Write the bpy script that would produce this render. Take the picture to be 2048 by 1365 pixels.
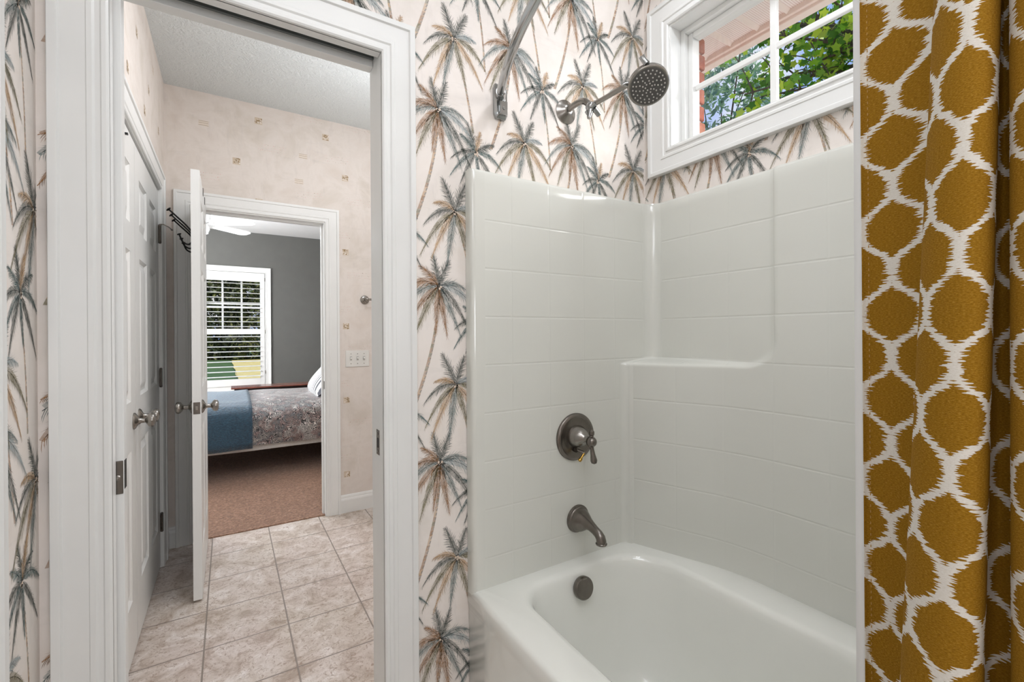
import bpy, math, random
import numpy as np
from mathutils import Vector, Matrix
PI = math.pi
for o in list(bpy.data.objects): bpy.data.objects.remove(o, do_unlink=True)
SC = bpy.context.scene
COL = SC.collection
random.seed(7)

# ------------------------------------------------------------------ camera
YAW, PITCH, ROLL, FPX, CAMZ = math.radians(31.936), math.radians(-.0718), math.radians(-.3544), 910.16, 1.2555
fw = Vector((math.sin(YAW)*math.cos(PITCH), math.cos(YAW)*math.cos(PITCH), math.sin(PITCH)))
rt = Vector((math.cos(YAW), -math.sin(YAW), 0)); up = rt.cross(fw)
R_ = rt*math.cos(ROLL) + up*math.sin(ROLL); U_ = up*math.cos(ROLL) - rt*math.sin(ROLL)
cd = bpy.data.cameras.new('camera'); cam = bpy.data.objects.new('camera', cd); COL.objects.link(cam)
cam.matrix_world = Matrix(((R_.x, U_.x, -fw.x, 0), (R_.y, U_.y, -fw.y, 0), (R_.z, U_.z, -fw.z, CAMZ), (0, 0, 0, 1)))
cd.sensor_width = 36; cd.lens = FPX*36/2048; cd.shift_y = -13.11/2048; cd.clip_start = .02; cd.clip_end = 400
SC.camera = cam

# ------------------------------------------------------------------ world, sun, lamps, exposure
SC.view_settings.view_transform = 'Standard'; SC.view_settings.look = 'None'
SC.view_settings.gamma = 1; SC.view_settings.exposure = 0.0; SC.view_settings.use_curve_mapping = False
W = bpy.data.worlds.new('sky'); SC.world = W; W.use_nodes = True
wn = W.node_tree; wn.nodes.clear()
def wnode(t, **k):
    n = wn.nodes.new(t)
    for a, b in k.items(): setattr(n, a, b)
    return n
wo = wnode('ShaderNodeOutputWorld'); wb = wnode('ShaderNodeBackground'); wtc = wnode('ShaderNodeTexCoord')
wnz = wnode('ShaderNodeTexNoise'); wnz.inputs['Scale'].default_value = 5.0; wnz.inputs['Detail'].default_value = 6
wr = wnode('ShaderNodeValToRGB'); wr.color_ramp.elements[0].position = .46; wr.color_ramp.elements[1].position = .66
wr.color_ramp.elements[0].color = (.34, .50, .92, 1); wr.color_ramp.elements[1].color = (1.0, 1.0, 1.0, 1)
wn.links.new(wtc.outputs['Generated'], wnz.inputs['Vector']); wn.links.new(wnz.outputs['Fac'], wr.inputs['Fac'])
wn.links.new(wr.outputs['Color'], wb.inputs['Color']); wb.inputs['Strength'].default_value = 1.0
wn.links.new(wb.outputs['Background'], wo.inputs['Surface'])

def lamp(name, kind, loc, energy, col=(1, 1, 1), rot=None, size=None, size_y=None, angle=None):
    l = bpy.data.lights.new(name, kind); l.energy = energy; l.color = col
    if size: l.size = size
    if size_y: l.shape = 'RECTANGLE'; l.size_y = size_y
    if angle: l.angle = angle
    o = bpy.data.objects.new(name, l); COL.objects.link(o); o.location = loc
    if rot is not None: o.rotation_euler = rot
    return o
sd = Vector((-.70, .66, -.45))            # the way the sun's light travels
lamp('sun', 'SUN', (6, -5, 8), 5.5, (1, .98, .95), sd.to_track_quat('-Z', 'Y').to_euler(), angle=math.radians(40))
COOL = (.95, .99, 1.06)
lamp('bathroom_ceiling_lamp', 'AREA', (.25, -.15, 2.70), 13, COOL, (0, 0, 0), .9, .9)
lamp('vanity_lamp', 'AREA', (.2, -1.6, 1.35), 13, COOL, (math.radians(80), 0, 0), 1.4, .5)
lamp('curtain_fill_light', 'AREA', (-.29, .05, 2.0), 1.8, COOL, (0, math.radians(-90), 0), .25, .7)  # added fill that brightens the curtain and tub from the west side
lamp('shower_downlight', 'AREA', (1.03, .72, 2.735), 4.8, COOL, (0, 0, 0), .16, .16)
lamp('hall_ceiling_lamp', 'AREA', (.55, 1.95, 2.70), 11, COOL, (0, 0, 0), .5, .5)
lamp('hall_ceiling_fill', 'AREA', (.9, 2.2, 1.95), 9, COOL, (PI, 0, 0), .5, .5)  # added fill aimed up to brighten the hall ceiling and upper walls
lamp('hall_vanity_lamp', 'AREA', (1.4, 2.2, 1.9), 2.5, COOL, (0, math.radians(90), 0), .5, 1.0)
lamp('bed_top_fill', 'AREA', (-1.9, 5.9, 1.5), 130, (.97, .99, 1.02), (0, math.radians(-90), 0), 1.5, 1.6)  # added fill standing in for an unbuilt window; brightens the bed top
lamp('bedroom_carpet_fill', 'AREA', (.9, 4.1, 2.68), 6, COOL, (0, 0, 0), .5, .5)  # added fill to brighten the carpet near the bedroom doorway
lamp('bedroom_ceiling_fill', 'AREA', (1.1, 4.8, 1.9), 9, COOL, (PI, 0, 0), .5, .5)  # added fill aimed up at the near part of the bedroom ceiling
lamp('bedroom_upward_fill', 'AREA', (-.41, 5.62, 2.2), 44, COOL, (PI, 0, 0), .4, .4)  # added upward fill for the bedroom ceiling, set near the fan

# ------------------------------------------------------------------ helpers
def lin(c):
    return tuple(((v/255)/12.92 if v/255 <= .04045 else ((v/255+.055)/1.055)**2.4) for v in c)
ORG = {}
def tag(o, label=None, cat=None, group=None, kind=None):
    if label: o['label'] = label
    if cat: o['category'] = cat
    if group: o['group'] = group
    if kind: o['kind'] = kind
    return o
def thing(name, label, cat, loc=(0, 0, 0), group=None, kind=None):
    o = bpy.data.objects.new(name, None); COL.objects.link(o); o.location = loc; o.empty_display_size = .05
    ORG[o.name] = Vector(loc)
    return tag(o, label, cat, group, kind)
def basis(d):
    d = Vector(d).normalized(); a = Vector((0, 0, 1)) if abs(d.z) < .9 else Vector((1, 0, 0))
    u = d.cross(a).normalized(); return u, d.cross(u).normalized(), d
class MB:
    def __init__(s): s.v = []; s.f = []; s.m = []; s.c = []; s.uv = {}
    def add(s, vs, fs, m=0, col=None):
        b = len(s.v); s.v += [tuple(v) for v in vs]
        for f in fs: s.f.append([b+i for i in f]); s.m.append(m)
        s.c += [col]*len(vs)
        return b
    def box(s, x0, x1, y0, y1, z0, z1, m=0):
        x0, x1 = sorted((x0, x1)); y0, y1 = sorted((y0, y1)); z0, z1 = sorted((z0, z1))
        s.add([(x0, y0, z0), (x1, y0, z0), (x1, y1, z0), (x0, y1, z0), (x0, y0, z1), (x1, y0, z1), (x1, y1, z1), (x0, y1, z1)],
              [(3, 2, 1, 0), (4, 5, 6, 7), (0, 1, 5, 4), (1, 2, 6, 5), (2, 3, 7, 6), (3, 0, 4, 7)], m); return s
    def obox(s, c, ax, ay, az, hx, hy, hz, m=0):
        c = Vector(c); ax, ay, az = Vector(ax)*hx, Vector(ay)*hy, Vector(az)*hz
        vs = [c+ax*i+ay*j+az*k for k in (-1, 1) for (i, j) in ((-1, -1), (1, -1), (1, 1), (-1, 1))]
        s.add(vs, [(3, 2, 1, 0), (4, 5, 6, 7), (0, 1, 5, 4), (1, 2, 6, 5), (2, 3, 7, 6), (3, 0, 4, 7)], m); return s
    def tube(s, pts, rad, n=12, m=0, cap=True, col=None):
        pts = [Vector(p) for p in pts]
        if not isinstance(rad, (list, tuple)): rad = [rad]*len(pts)
        vs = []; pu = None
        for i, p in enumerate(pts):
            d = (pts[min(i+1, len(pts)-1)]-pts[max(i-1, 0)]).normalized()
            if pu is None: u, w, _ = basis(d)
            else: u = (pu-d*pu.dot(d)).normalized(); w = d.cross(u)
            pu = u
            vs += [p+(u*math.cos(2*PI*k/n)+w*math.sin(2*PI*k/n))*rad[i] for k in range(n)]
        fs = [(i*n+k, i*n+(k+1) % n, (i+1)*n+(k+1) % n, (i+1)*n+k) for i in range(len(pts)-1) for k in range(n)]
        if cap: fs += [tuple(range(n))[::-1], tuple((len(pts)-1)*n+k for k in range(n))]
        s.add(vs, fs, m, col); return s
    def lathe(s, prof, org, axis, n=32, m=0):
        u, w, d = basis(axis); org = Vector(org)
        vs = [org+d*h+(u*math.cos(2*PI*k/n)+w*math.sin(2*PI*k/n))*max(r, 1e-5) for r, h in prof for k in range(n)]
        fs = [(i*n+k, i*n+(k+1) % n, (i+1)*n+(k+1) % n, (i+1)*n+k) for i in range(len(prof)-1) for k in range(n)]
        fs += [tuple(range(n))[::-1], tuple((len(prof)-1)*n+k for k in range(n))]
        s.add(vs, fs, m); return s
    def loft(s, loops, m=0, closed=True, cap0=False, cap1=False):
        n = len(loops[0]); vs = [p for l in loops for p in l]; e = n if closed else n-1
        fs = [(i*n+k, i*n+(k+1) % n, (i+1)*n+(k+1) % n, (i+1)*n+k) for i in range(len(loops)-1) for k in range(e)]
        if cap0: fs.append(tuple(range(n))[::-1])
        if cap1: fs.append(tuple((len(loops)-1)*n+k for k in range(n)))
        return s.add(vs, fs, m)
    def sphere(s, c, r, n=16, k=10, sc=(1, 1, 1), m=0):
        c = Vector(c); vs = []
        for i in range(k+1):
            a = PI*i/k
            for j in range(n):
                b = 2*PI*j/n; vs.append(c+Vector((math.sin(a)*math.cos(b)*r*sc[0], math.sin(a)*math.sin(b)*r*sc[1], math.cos(a)*r*sc[2])))
        s.add(vs, [(i*n+j, (i+1)*n+j, (i+1)*n+(j+1) % n, i*n+(j+1) % n) for i in range(k) for j in range(n)], m); return s
    def build(s, name, mats, parent=None, smooth=False, bevel=0, sub=0, angle=40, seg=2):
        me = bpy.data.meshes.new(name)
        off = ORG[parent.name] if parent is not None else Vector((0, 0, 0))
        me.from_pydata([tuple(Vector(v)-off) for v in s.v], [], s.f)
        if not isinstance(mats, (list, tuple)): mats = [mats]
        for m in mats: me.materials.append(m)
        me.polygons.foreach_set('material_index', s.m)
        if any(c is not None for c in s.c):
            a = me.color_attributes.new('ink', 'FLOAT_COLOR', 'POINT')
            a.data.foreach_set('color', np.array([(c or (1, 1, 1))+(1,) for c in s.c], 'f').ravel())
        if s.uv:
            ul = me.uv_layers.new(name='UVMap')
            for lp in me.loops: ul.data[lp.index].uv = s.uv.get(lp.vertex_index, (0, 0))
        me.update()
        if smooth:
            me.polygons.foreach_set('use_smooth', [True]*len(me.polygons))
            if angle < 180: me.set_sharp_from_angle(angle=math.radians(angle))
        o = bpy.data.objects.new(name, me); COL.objects.link(o)
        if parent is not None: o.parent = parent
        ORG[o.name] = off
        if bevel:
            b = o.modifiers.new('bevel', 'BEVEL'); b.width = bevel; b.segments = seg; b.limit_method = 'ANGLE'; b.angle_limit = math.radians(35)
        if sub:
            b = o.modifiers.new('sub', 'SUBSURF'); b.levels = sub; b.render_levels = sub
        return o
def struct(o, label, cat=None): return tag(o, label, cat, kind='structure')

# ------------------------------------------------------------------ materials
class NT:
    def __init__(s, name):
        s.m = bpy.data.materials.new(name); s.m.use_nodes = True; s.t = s.m.node_tree
        s.b = s.t.nodes['Principled BSDF']; s.out = s.t.nodes['Material Output']
    def n(s, t, **k):
        x = s.t.nodes.new(t)
        for a, b in k.items():
            if a in x.inputs: x.inputs[a].default_value = b
            else: setattr(x, a, b)
        return x
    def l(s, a, b): s.t.links.new(a, b)
    def math(s, op, a, b=None, clamp=False):
        x = s.t.nodes.new('ShaderNodeMath'); x.operation = op; x.use_clamp = clamp
        for i, v in enumerate((a, b)):
            if v is None: continue
            if isinstance(v, (int, float)): x.inputs[i].default_value = v
            else: s.l(v, x.inputs[i])
        return x.outputs[0]
    def ramp(s, fac, stops):
        r = s.t.nodes.new('ShaderNodeValToRGB'); e = r.color_ramp.elements
        while len(e) < len(stops): e.new(.5)
        for i, (p, c) in enumerate(stops): e[i].position = p; e[i].color = tuple(c)+(1,)
        s.l(fac, r.inputs[0]); return r.outputs[0]
    def mix(s, f, a, b, mode='MIX'):
        x = s.t.nodes.new('ShaderNodeMix'); x.data_type = 'RGBA'; x.blend_type = mode
        for i, v in ((0, f), (6, a), (7, b)):
            if isinstance(v, (int, float)): x.inputs[i].default_value = v
            elif isinstance(v, tuple): x.inputs[i].default_value = v+(1,)
            else: s.l(v, x.inputs[i])
        return x.outputs[2]
    def noise(s, scale, detail=3, vec=None, rough=.5, dist=0):
        x = s.t.nodes.new('ShaderNodeTexNoise'); x.inputs['Scale'].default_value = scale; x.inputs['Detail'].default_value = detail
        x.inputs['Roughness'].default_value = rough; x.inputs['Distortion'].default_value = dist
        s.l(vec if vec is not None else s.obj(), x.inputs['Vector']); return x.outputs['Fac']
    def obj(s):
        if not hasattr(s, '_tc'): s._tc = s.t.nodes.new('ShaderNodeNewGeometry')
        return s._tc.outputs['Position']
    def map(s, vec, sc):
        x = s.t.nodes.new('ShaderNodeMapping'); x.inputs['Scale'].default_value = sc; s.l(vec, x.inputs['Vector']); return x.outputs[0]
    def bump(s, h, strength=.3, dist=.01):
        x = s.t.nodes.new('ShaderNodeBump'); x.inputs['Strength'].default_value = strength; x.inputs['Distance'].default_value = dist
        s.l(h, x.inputs['Height']); s.l(x.outputs[0], s.b.inputs['Normal']); return x
    def base(s, c):
        if isinstance(c, tuple): s.b.inputs['Base Color'].default_value = c+(1,)
        else: s.l(c, s.b.inputs['Base Color'])
    def set(s, **k):
        for a, v in k.items(): s.b.inputs[a.replace('_', ' ')].default_value = v
        return s
def simple(name, rgb, rough=.5, metal=0, var=.04, vs=8, bump=0, bs=60, bd=.002, spec=.5):
    t = NT(name); c = lin(rgb); t.set(Roughness=rough, Metallic=metal); t.b.inputs['Specular IOR Level'].default_value = spec
    nz = t.noise(vs, 3); t.base(t.ramp(nz, [(.3, tuple(v*(1-var) for v in c)), (.7, tuple(min(1, v*(1+var)) for v in c))]))
    if bump: t.bump(t.noise(bs, 4), bump, bd)
    return t.m
M = {}
M['trim'] = simple('white_trim_paint', (236, 236, 233), .32, var=.015)
def grained():
    t = NT('white_door_paint'); c = lin((232, 232, 229)); t.set(Roughness=.36); t.base(c)
    g = t.noise(9, 4, t.map(t.obj(), (14, 14, .6))); t.bump(g, .12, .004); return t.m
M['door'] = grained()
M['cream'] = simple('warm_white_gelcoat_plain', (223, 223, 215), .10, var=.01, spec=.85)
M['tub'] = simple('glossy_tub_gelcoat_lit_copy', (243, 243, 236), .07, var=.01, spec=.85)  # surround gelcoat lightened for the tub: brighter light put into the colour
M['chrome'] = simple('polished_chrome', (172, 174, 174), .10, 1, .02)
M['nickel'] = simple('brushed_nickel', (150, 146, 140), .24, 1, .08, 40)
M['dnickel'] = simple('dark_brushed_nickel', (122, 116, 110), .26, 1, .1, 40)
M['brass'] = simple('polished_brass', (205, 165, 85), .15, 1, .05)
M['black'] = simple('black_wrought_metal', (18, 17, 17), .45, .2, .1)
M['nozzle'] = simple('grey_rubber_face', (92, 90, 88), .5, 0, .05)
M['pin'] = simple('pale_nozzle_tip', (205, 202, 196), .4)
M['hole'] = simple('dark_metal_slot', (14, 14, 14), .6)
M['track'] = simple('grey_track_metal', (120, 124, 122), .5, .3)
M['plate'] = simple('white_plastic_plate', (228, 226, 220), .35)
M['grey_wall'] = simple('grey_wall_paint', (102, 102, 98), .75, var=.03, bump=.05)
M['white_paint'] = simple('flat_white_paint', (236, 236, 234), .8, var=.015)
M['fanw'] = simple('white_fan_enamel', (244, 244, 242), .4, var=.01)
M['liner'] = simple('white_vinyl_liner', (244, 244, 242), .3, var=.01)
M['wood'] = simple('reddish_wood', (122, 76, 64), .2, var=.25, vs=14)
M['darkwood'] = simple('dark_wood', (44, 28, 24), .45, var=.2, vs=14)
M['bark'] = simple('grey_brown_bark', (92, 80, 70), .9, var=.4, vs=30, bump=.5, bs=40, bd=.02)
M['mortar'] = simple('pale_mortar', (190, 178, 165), .9, var=.1, vs=60)
M['soil'] = simple('brown_soil', (110, 90, 66), .95, var=.2)

def ceiling_mat():
    t = NT('stomped_ceiling_texture'); t.set(Roughness=.85); t.base(lin((216, 219, 217)))
    w = t.n('ShaderNodeTexNoise'); w.inputs['Scale'].default_value = 7; w.inputs['Detail'].default_value = 2; t.l(t.obj(), w.inputs['Vector'])
    d = t.mix(.12, t.obj(), w.outputs['Color'])
    n = t.noise(46, 3, d, .6, 1.4); h = t.ramp(n, [(.42, (0, 0, 0)), (.6, (1, 1, 1))]); t.bump(h, .45, .008); return t.m
M['ceiling'] = ceiling_mat()

def tile_mat():
    t = NT('beige_stone_floor_tile'); t.set(Roughness=.42)
    sp = t.n('ShaderNodeSeparateXYZ'); t.l(t.obj(), sp.inputs[0])
    # joints every .3057 m in X (one at .2155) and .3023 m in Y (one at 3.1005)
    fx = t.math('FRACT', t.math('MULTIPLY', t.math('ADD', sp.outputs[0], 6.114-.2155+.15285), 1/.3057))
    fy = t.math('FRACT', t.math('MULTIPLY', t.math('ADD', sp.outputs[1], 6.046-3.1005+.15115), 1/.3023))
    ax = t.math('ABSOLUTE', t.math('SUBTRACT', fx, .5)); ay = t.math('ABSOLUTE', t.math('SUBTRACT', fy, .5))
    g = t.math('MINIMUM', ax, ay); grout = t.ramp(g, [(.007, (1, 1, 1)), (.012, (0, 0, 0))])
    n1 = t.noise(8, 7, rough=.7, dist=.9); n2 = t.noise(44, 6, rough=.8, dist=1.6); n3 = t.noise(2.6, 2)
    c = t.ramp(n1, [(.36, lin((166, 148, 132))), (.46, lin((202, 188, 176))), (.56, lin((218, 207, 198))), (.66, lin((238, 231, 226)))])
    c = t.mix(t.ramp(n2, [(.53, (0, 0, 0)), (.59, (.8, .8, .8))]), c, lin((142, 116, 94)))
    c = t.mix(.16, c, t.ramp(n3, [(.35, lin((222, 202, 198))), (.65, lin((196, 184, 164)))]))
    t.base(t.mix(grout, c, lin((142, 130, 120))))
    h = t.mix(grout, t.ramp(n2, [(.3, (.8, .8, .8)), (.7, (1, 1, 1))]), (0.0, 0.0, 0.0)); t.bump(h, .5, .004); return t.m
M['tile'] = tile_mat()
def carpet_mat():
    t = NT('brown_carpet_pile'); t.set(Roughness=.95, Sheen_Weight=.3); t.b.inputs['Specular IOR Level'].default_value = .1
    n = t.noise(60, 4, rough=.7); n2 = t.noise(260, 3)
    c = t.ramp(n, [(.3, lin((84, 58, 42))), (.5, lin((146, 106, 82))), (.72, lin((210, 170, 142)))])
    t.base(t.mix(.3, c, t.ramp(n2, [(.35, lin((120, 84, 60))), (.65, lin((196, 150, 120)))]))); t.bump(n, .9, .02); return t.m
M['carpet'] = carpet_mat()
def paper_mat(name, a, b, c3, sc=3.2):
    t = NT(name); t.set(Roughness=.7); t.b.inputs['Specular IOR Level'].default_value = .25
    n = t.noise(sc, 5, rough=.62, dist=.5); f = t.noise(30, 4, t.map(t.obj(), (1, 1, .22)), .7); g = t.noise(26, 4, t.map(t.obj(), (.2, .2, 1)), .7)
    c = t.ramp(n, [(.32, lin(a)), (.5, lin(b)), (.68, lin(c3))])
    c = t.mix(t.ramp(f, [(.56, (0, 0, 0)), (.8, (.3, .3, .3))]), c, lin(tuple(v*.84 for v in b)))
    c = t.mix(t.ramp(g, [(.58, (0, 0, 0)), (.8, (.25, .25, .25))]), c, lin(tuple(v*.82 for v in b)))
    t.base(c); return t.m
M['palm_paper'] = paper_mat('cream_palm_wallpaper_ground', (236, 226, 216), (242, 234, 227), (232, 224, 215))
M['hall_paper'] = paper_mat('blush_parchment_wallpaper_ground', (221, 210, 200), (229, 220, 212), (217, 207, 196), 4.5)
def ink_mat():
    t = NT('printed_wallpaper_ink'); t.set(Roughness=.7); t.b.inputs['Specular IOR Level'].default_value = .25
    a = t.n('ShaderNodeVertexColor', layer_name='ink'); n = t.noise(160, 3)
    t.base(t.mix(t.ramp(n, [(.4, (0, 0, 0)), (.75, (.35, .35, .35))]), a.outputs['Color'], lin((240, 230, 222)))); return t.m
M['ink'] = ink_mat()
def gel_mat():
    t = NT('warm_white_gelcoat_tile_pattern'); t.set(Roughness=.12); t.base(lin((222, 222, 214)))
    uv = t.n('ShaderNodeUVMap', uv_map='UVMap'); sp = t.n('ShaderNodeSeparateXYZ'); t.l(uv.outputs[0], sp.inputs[0])
    ax = t.math('ABSOLUTE', t.math('SUBTRACT', t.math('FRACT', t.math('ADD', sp.outputs[0], 20.5)), .5))
    ay = t.math('ABSOLUTE', t.math('SUBTRACT', t.math('FRACT', t.math('ADD', sp.outputs[1], 20.5)), .5))
    gx = t.ramp(ax, [(.004, (.4, .4, .4)), (.03, (1, 1, 1))]); gy = t.ramp(ay, [(.006, (0, 0, 0)), (.026, (1, 1, 1))])
    h = t.mix(1, gx, gy, 'DARKEN'); n = t.noise(34, 3, dist=2.2); h2 = t.mix(.09, h, n); t.bump(h2, .5, .0014); return t.m
M['gel'] = gel_mat()
def curtain_mat():
    t = NT('mustard_ikat_ogee_fabric'); t.set(Roughness=.85); t.b.inputs['Specular IOR Level'].default_value = .2
    uv = t.n('ShaderNodeUVMap', uv_map='UVMap'); sp = t.n('ShaderNodeSeparateXYZ'); t.l(uv.outputs[0], sp.inputs[0])
    u, v = sp.outputs[0], sp.outputs[1]      # metres along the cloth, metres up
    PV, PU = .0975, .058
    cm = t.n('ShaderNodeCombineXYZ'); t.l(t.math('MULTIPLY', u, 30), cm.inputs[0]); t.l(t.math('MULTIPLY', v, 620), cm.inputs[1])
    thr = t.noise(1.0, 1, cm.outputs[0]); jag = t.math('MULTIPLY', t.math('SUBTRACT', thr, .5), .34)
    def blob(ou, ov):
        x = t.math('SUBTRACT', t.math('FRACT', t.math('ADD', t.math('MULTIPLY', u, 1/PU), 20.5+ou)), .5)
        y = t.math('SUBTRACT', t.math('FRACT', t.math('ADD', t.math('MULTIPLY', v, 1/PV), 20.5+ov)), .5)
        cs = t.math('SUBTRACT', t.math('COSINE', t.math('MULTIPLY', y, 2*PI)), t.math('MULTIPLY', t.math('COSINE', t.math('MULTIPLY', y, 6*PI)), .1))
        w_ = t.math('MULTIPLY', t.math('ADD', t.math('MULTIPLY', cs, 1.1), 1), .25)
        return t.math('SUBTRACT', w_, t.math('ADD', t.math('ABSOLUTE', x), jag))
    d = t.math('MAXIMUM', blob(0, 0), blob(.5, .5)); k = t.ramp(d, [(.082, (0, 0, 0)), (.09, (1, 1, 1))])
    cw = t.n('ShaderNodeCombineXYZ'); t.l(t.math('MULTIPLY', u, 420), cw.inputs[0]); t.l(t.math('MULTIPLY', v, 1400), cw.inputs[1])
    wv = t.noise(1.0, 2, cw.outputs[0], .7)
    mus = t.ramp(wv, [(.3, lin((136, 96, 14))), (.5, lin((164, 118, 24))), (.72, lin((192, 148, 54)))])
    whi = t.ramp(wv, [(.3, lin((236, 230, 217))), (.6, lin((250, 246, 237)))])
    c = t.mix(k, whi, mus); t.base(c); t.bump(wv, .35, .001)
    tr = t.n('ShaderNodeBsdfTranslucent'); t.l(c, tr.inputs['Color']); mx = t.n('ShaderNodeMixShader'); mx.inputs[0].default_value = .25
    t.l(t.b.outputs[0], mx.inputs[1]); t.l(tr.outputs[0], mx.inputs[2]); t.l(mx.outputs[0], t.out.inputs['Surface']); return t.m
M['curtain'] = curtain_mat()
def paisley_mat():
    t = NT('paisley_print_fabric'); t.set(Roughness=.7, Sheen_Weight=.2)
    t.set(Roughness=.4); t.b.inputs['Specular IOR Level'].default_value = .8
    nz = t.n('ShaderNodeTexNoise', Scale=14.0); t.l(t.obj(), nz.inputs['Vector']); d = t.mix(.07, t.obj(), nz.outputs['Color'])
    vo = t.n('ShaderNodeTexVoronoi', Scale=22.0); t.l(d, vo.inputs['Vector'])
    rings = t.math('SINE', t.math('MULTIPLY', vo.outputs['Distance'], 52)); n = t.noise(90, 4, rough=.75, dist=1.5)
    k = t.ramp(t.math('ADD', rings, t.math('MULTIPLY', t.math('SUBTRACT', n, .5), 5)), [(.26, (0, 0, 0)), (.5, (1, 1, 1))])
    hue = t.ramp(t.noise(11, 2), [(.4, lin((234, 231, 226))), (.5, lin((192, 162, 156))), (.58, lin((150, 156, 160))), (.68, lin((222, 214, 206)))])
    t.base(t.mix(k, lin((24, 24, 28)), hue)); return t.m
M['paisley'] = paisley_mat()
def quilt_mat():
    t = NT('blue_quilted_fabric'); t.set(Roughness=.45, Sheen_Weight=.4)
    w = t.noise(55, 3, t.map(t.obj(), (1, 1, 2.6)), .6); t.base(t.ramp(w, [(.3, lin((14, 44, 64))), (.7, lin((44, 92, 118)))])); t.bump(w, .9, .012); return t.m
M['quilt'] = quilt_mat()
def stripe_mat():
    t = NT('grey_striped_ticking'); t.set(Roughness=.8)
    uv = t.n('ShaderNodeUVMap', uv_map='UVMap'); sp = t.n('ShaderNodeSeparateXYZ'); t.l(uv.outputs[0], sp.inputs[0])
    s = t.math('SINE', t.math('MULTIPLY', sp.outputs[0], 85)); t.base(t.ramp(s, [(.0, lin((238, 238, 236))), (.15, lin((90, 92, 100)))])); return t.m
M['stripe'] = stripe_mat()
M['box'] = simple('pale_box_spring_ticking', (205, 203, 198), .8, var=.05, vs=60, bump=.2, bs=120)
def leaf_mat(name, a, b, c, trans=.45):
    t = NT(name); t.set(Roughness=.45); at = t.n('ShaderNodeVertexColor', layer_name='ink'); sp = t.n('ShaderNodeSeparateColor'); t.l(at.outputs['Color'], sp.inputs[0])
    col = t.ramp(sp.outputs[0], [(.1, lin(a)), (.5, lin(b)), (.9, lin(c))]); t.base(col)
    tr = t.n('ShaderNodeBsdfTranslucent'); t.l(t.mix(1, col, (1.0, 1.0, .55), 'MULTIPLY'), tr.inputs['Color'])
    mx = t.n('ShaderNodeMixShader'); mx.inputs[0].default_value = trans
    t.l(t.b.outputs[0], mx.inputs[1]); t.l(tr.outputs[0], mx.inputs[2]); t.l(mx.outputs[0], t.out.inputs['Surface']); return t.m
M['leaf'] = leaf_mat('lobed_tree_leaf', (70, 122, 36), (124, 178, 52), (206, 222, 84), .55)
M['leaf_far'] = leaf_mat('blue_green_pine_leaf', (84, 124, 118), (118, 156, 144), (160, 190, 172), .4)
M['leaf_dark'] = leaf_mat('dark_shrub_leaf', (30, 42, 22), (62, 76, 38), (120, 122, 74), .25)
def grass_mat(name, a, b):
    t = NT(name); t.set(Roughness=.9); n = t.noise(3, 6, rough=.7); t.base(t.ramp(n, [(.3, lin(a)), (.7, lin(b))])); return t.m
M['lawn'] = grass_mat('green_lawn', (40, 70, 30), (78, 110, 48))
M['straw'] = grass_mat('dry_straw_grass', (190, 172, 104), (226, 208, 138))
def soffit_mat():
    t = NT('perforated_pink_beige_vinyl'); t.set(Roughness=.5); sp = t.n('ShaderNodeSeparateXYZ'); t.l(t.obj(), sp.inputs[0])
    fx = t.math('SUBTRACT', t.math('FRACT', t.math('MULTIPLY', sp.outputs[0], 118)), .5); fy = t.math('SUBTRACT', t.math('FRACT', t.math('MULTIPLY', sp.outputs[1], 118)), .5)
    d = t.math('ADD', t.math('MULTIPLY', fx, fx), t.math('MULTIPLY', fy, fy)); k = t.ramp(d, [(.045, (1, 1, 1)), (.07, (0, 0, 0))])
    t.base(t.mix(k, lin((250, 243, 239)), lin((198, 170, 158)))); return t.m
M['soffit'] = soffit_mat()
M['fascia'] = simple('pink_beige_vinyl', (250, 238, 230), .5, var=.02)
def brick_mat():
    t = NT('orange_red_brick'); t.set(Roughness=.85); n = t.noise(40, 4, rough=.7); n2 = t.noise(6, 2)
    t.base(t.mix(t.ramp(n2, [(.4, (0, 0, 0)), (.6, (1, 1, 1))]), t.ramp(n, [(.3, lin((138, 62, 38))), (.7, lin((178, 88, 56)))]), t.ramp(n, [(.3, lin((150, 92, 68))), (.7, lin((186, 128, 100)))])))
    t.bump(n, .4, .004); return t.m
M['brick'] = brick_mat()
def glass_mat():
    t = NT('clear_window_glass'); t.t.nodes.remove(t.b); tr = t.n('ShaderNodeBsdfTransparent'); gl = t.n('ShaderNodeBsdfGlossy'); gl.inputs['Roughness'].default_value = .02
    fr = t.n('ShaderNodeFresnel'); mx = t.n('ShaderNodeMixShader'); sc = t.math('MULTIPLY', fr.outputs[0], .1)
    t.l(sc, mx.inputs[0]); t.l(tr.outputs[0], mx.inputs[1]); t.l(gl.outputs[0], mx.inputs[2]); t.l(mx.outputs[0], t.out.inputs['Surface']); return t.m
M['glass'] = glass_mat()

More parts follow.
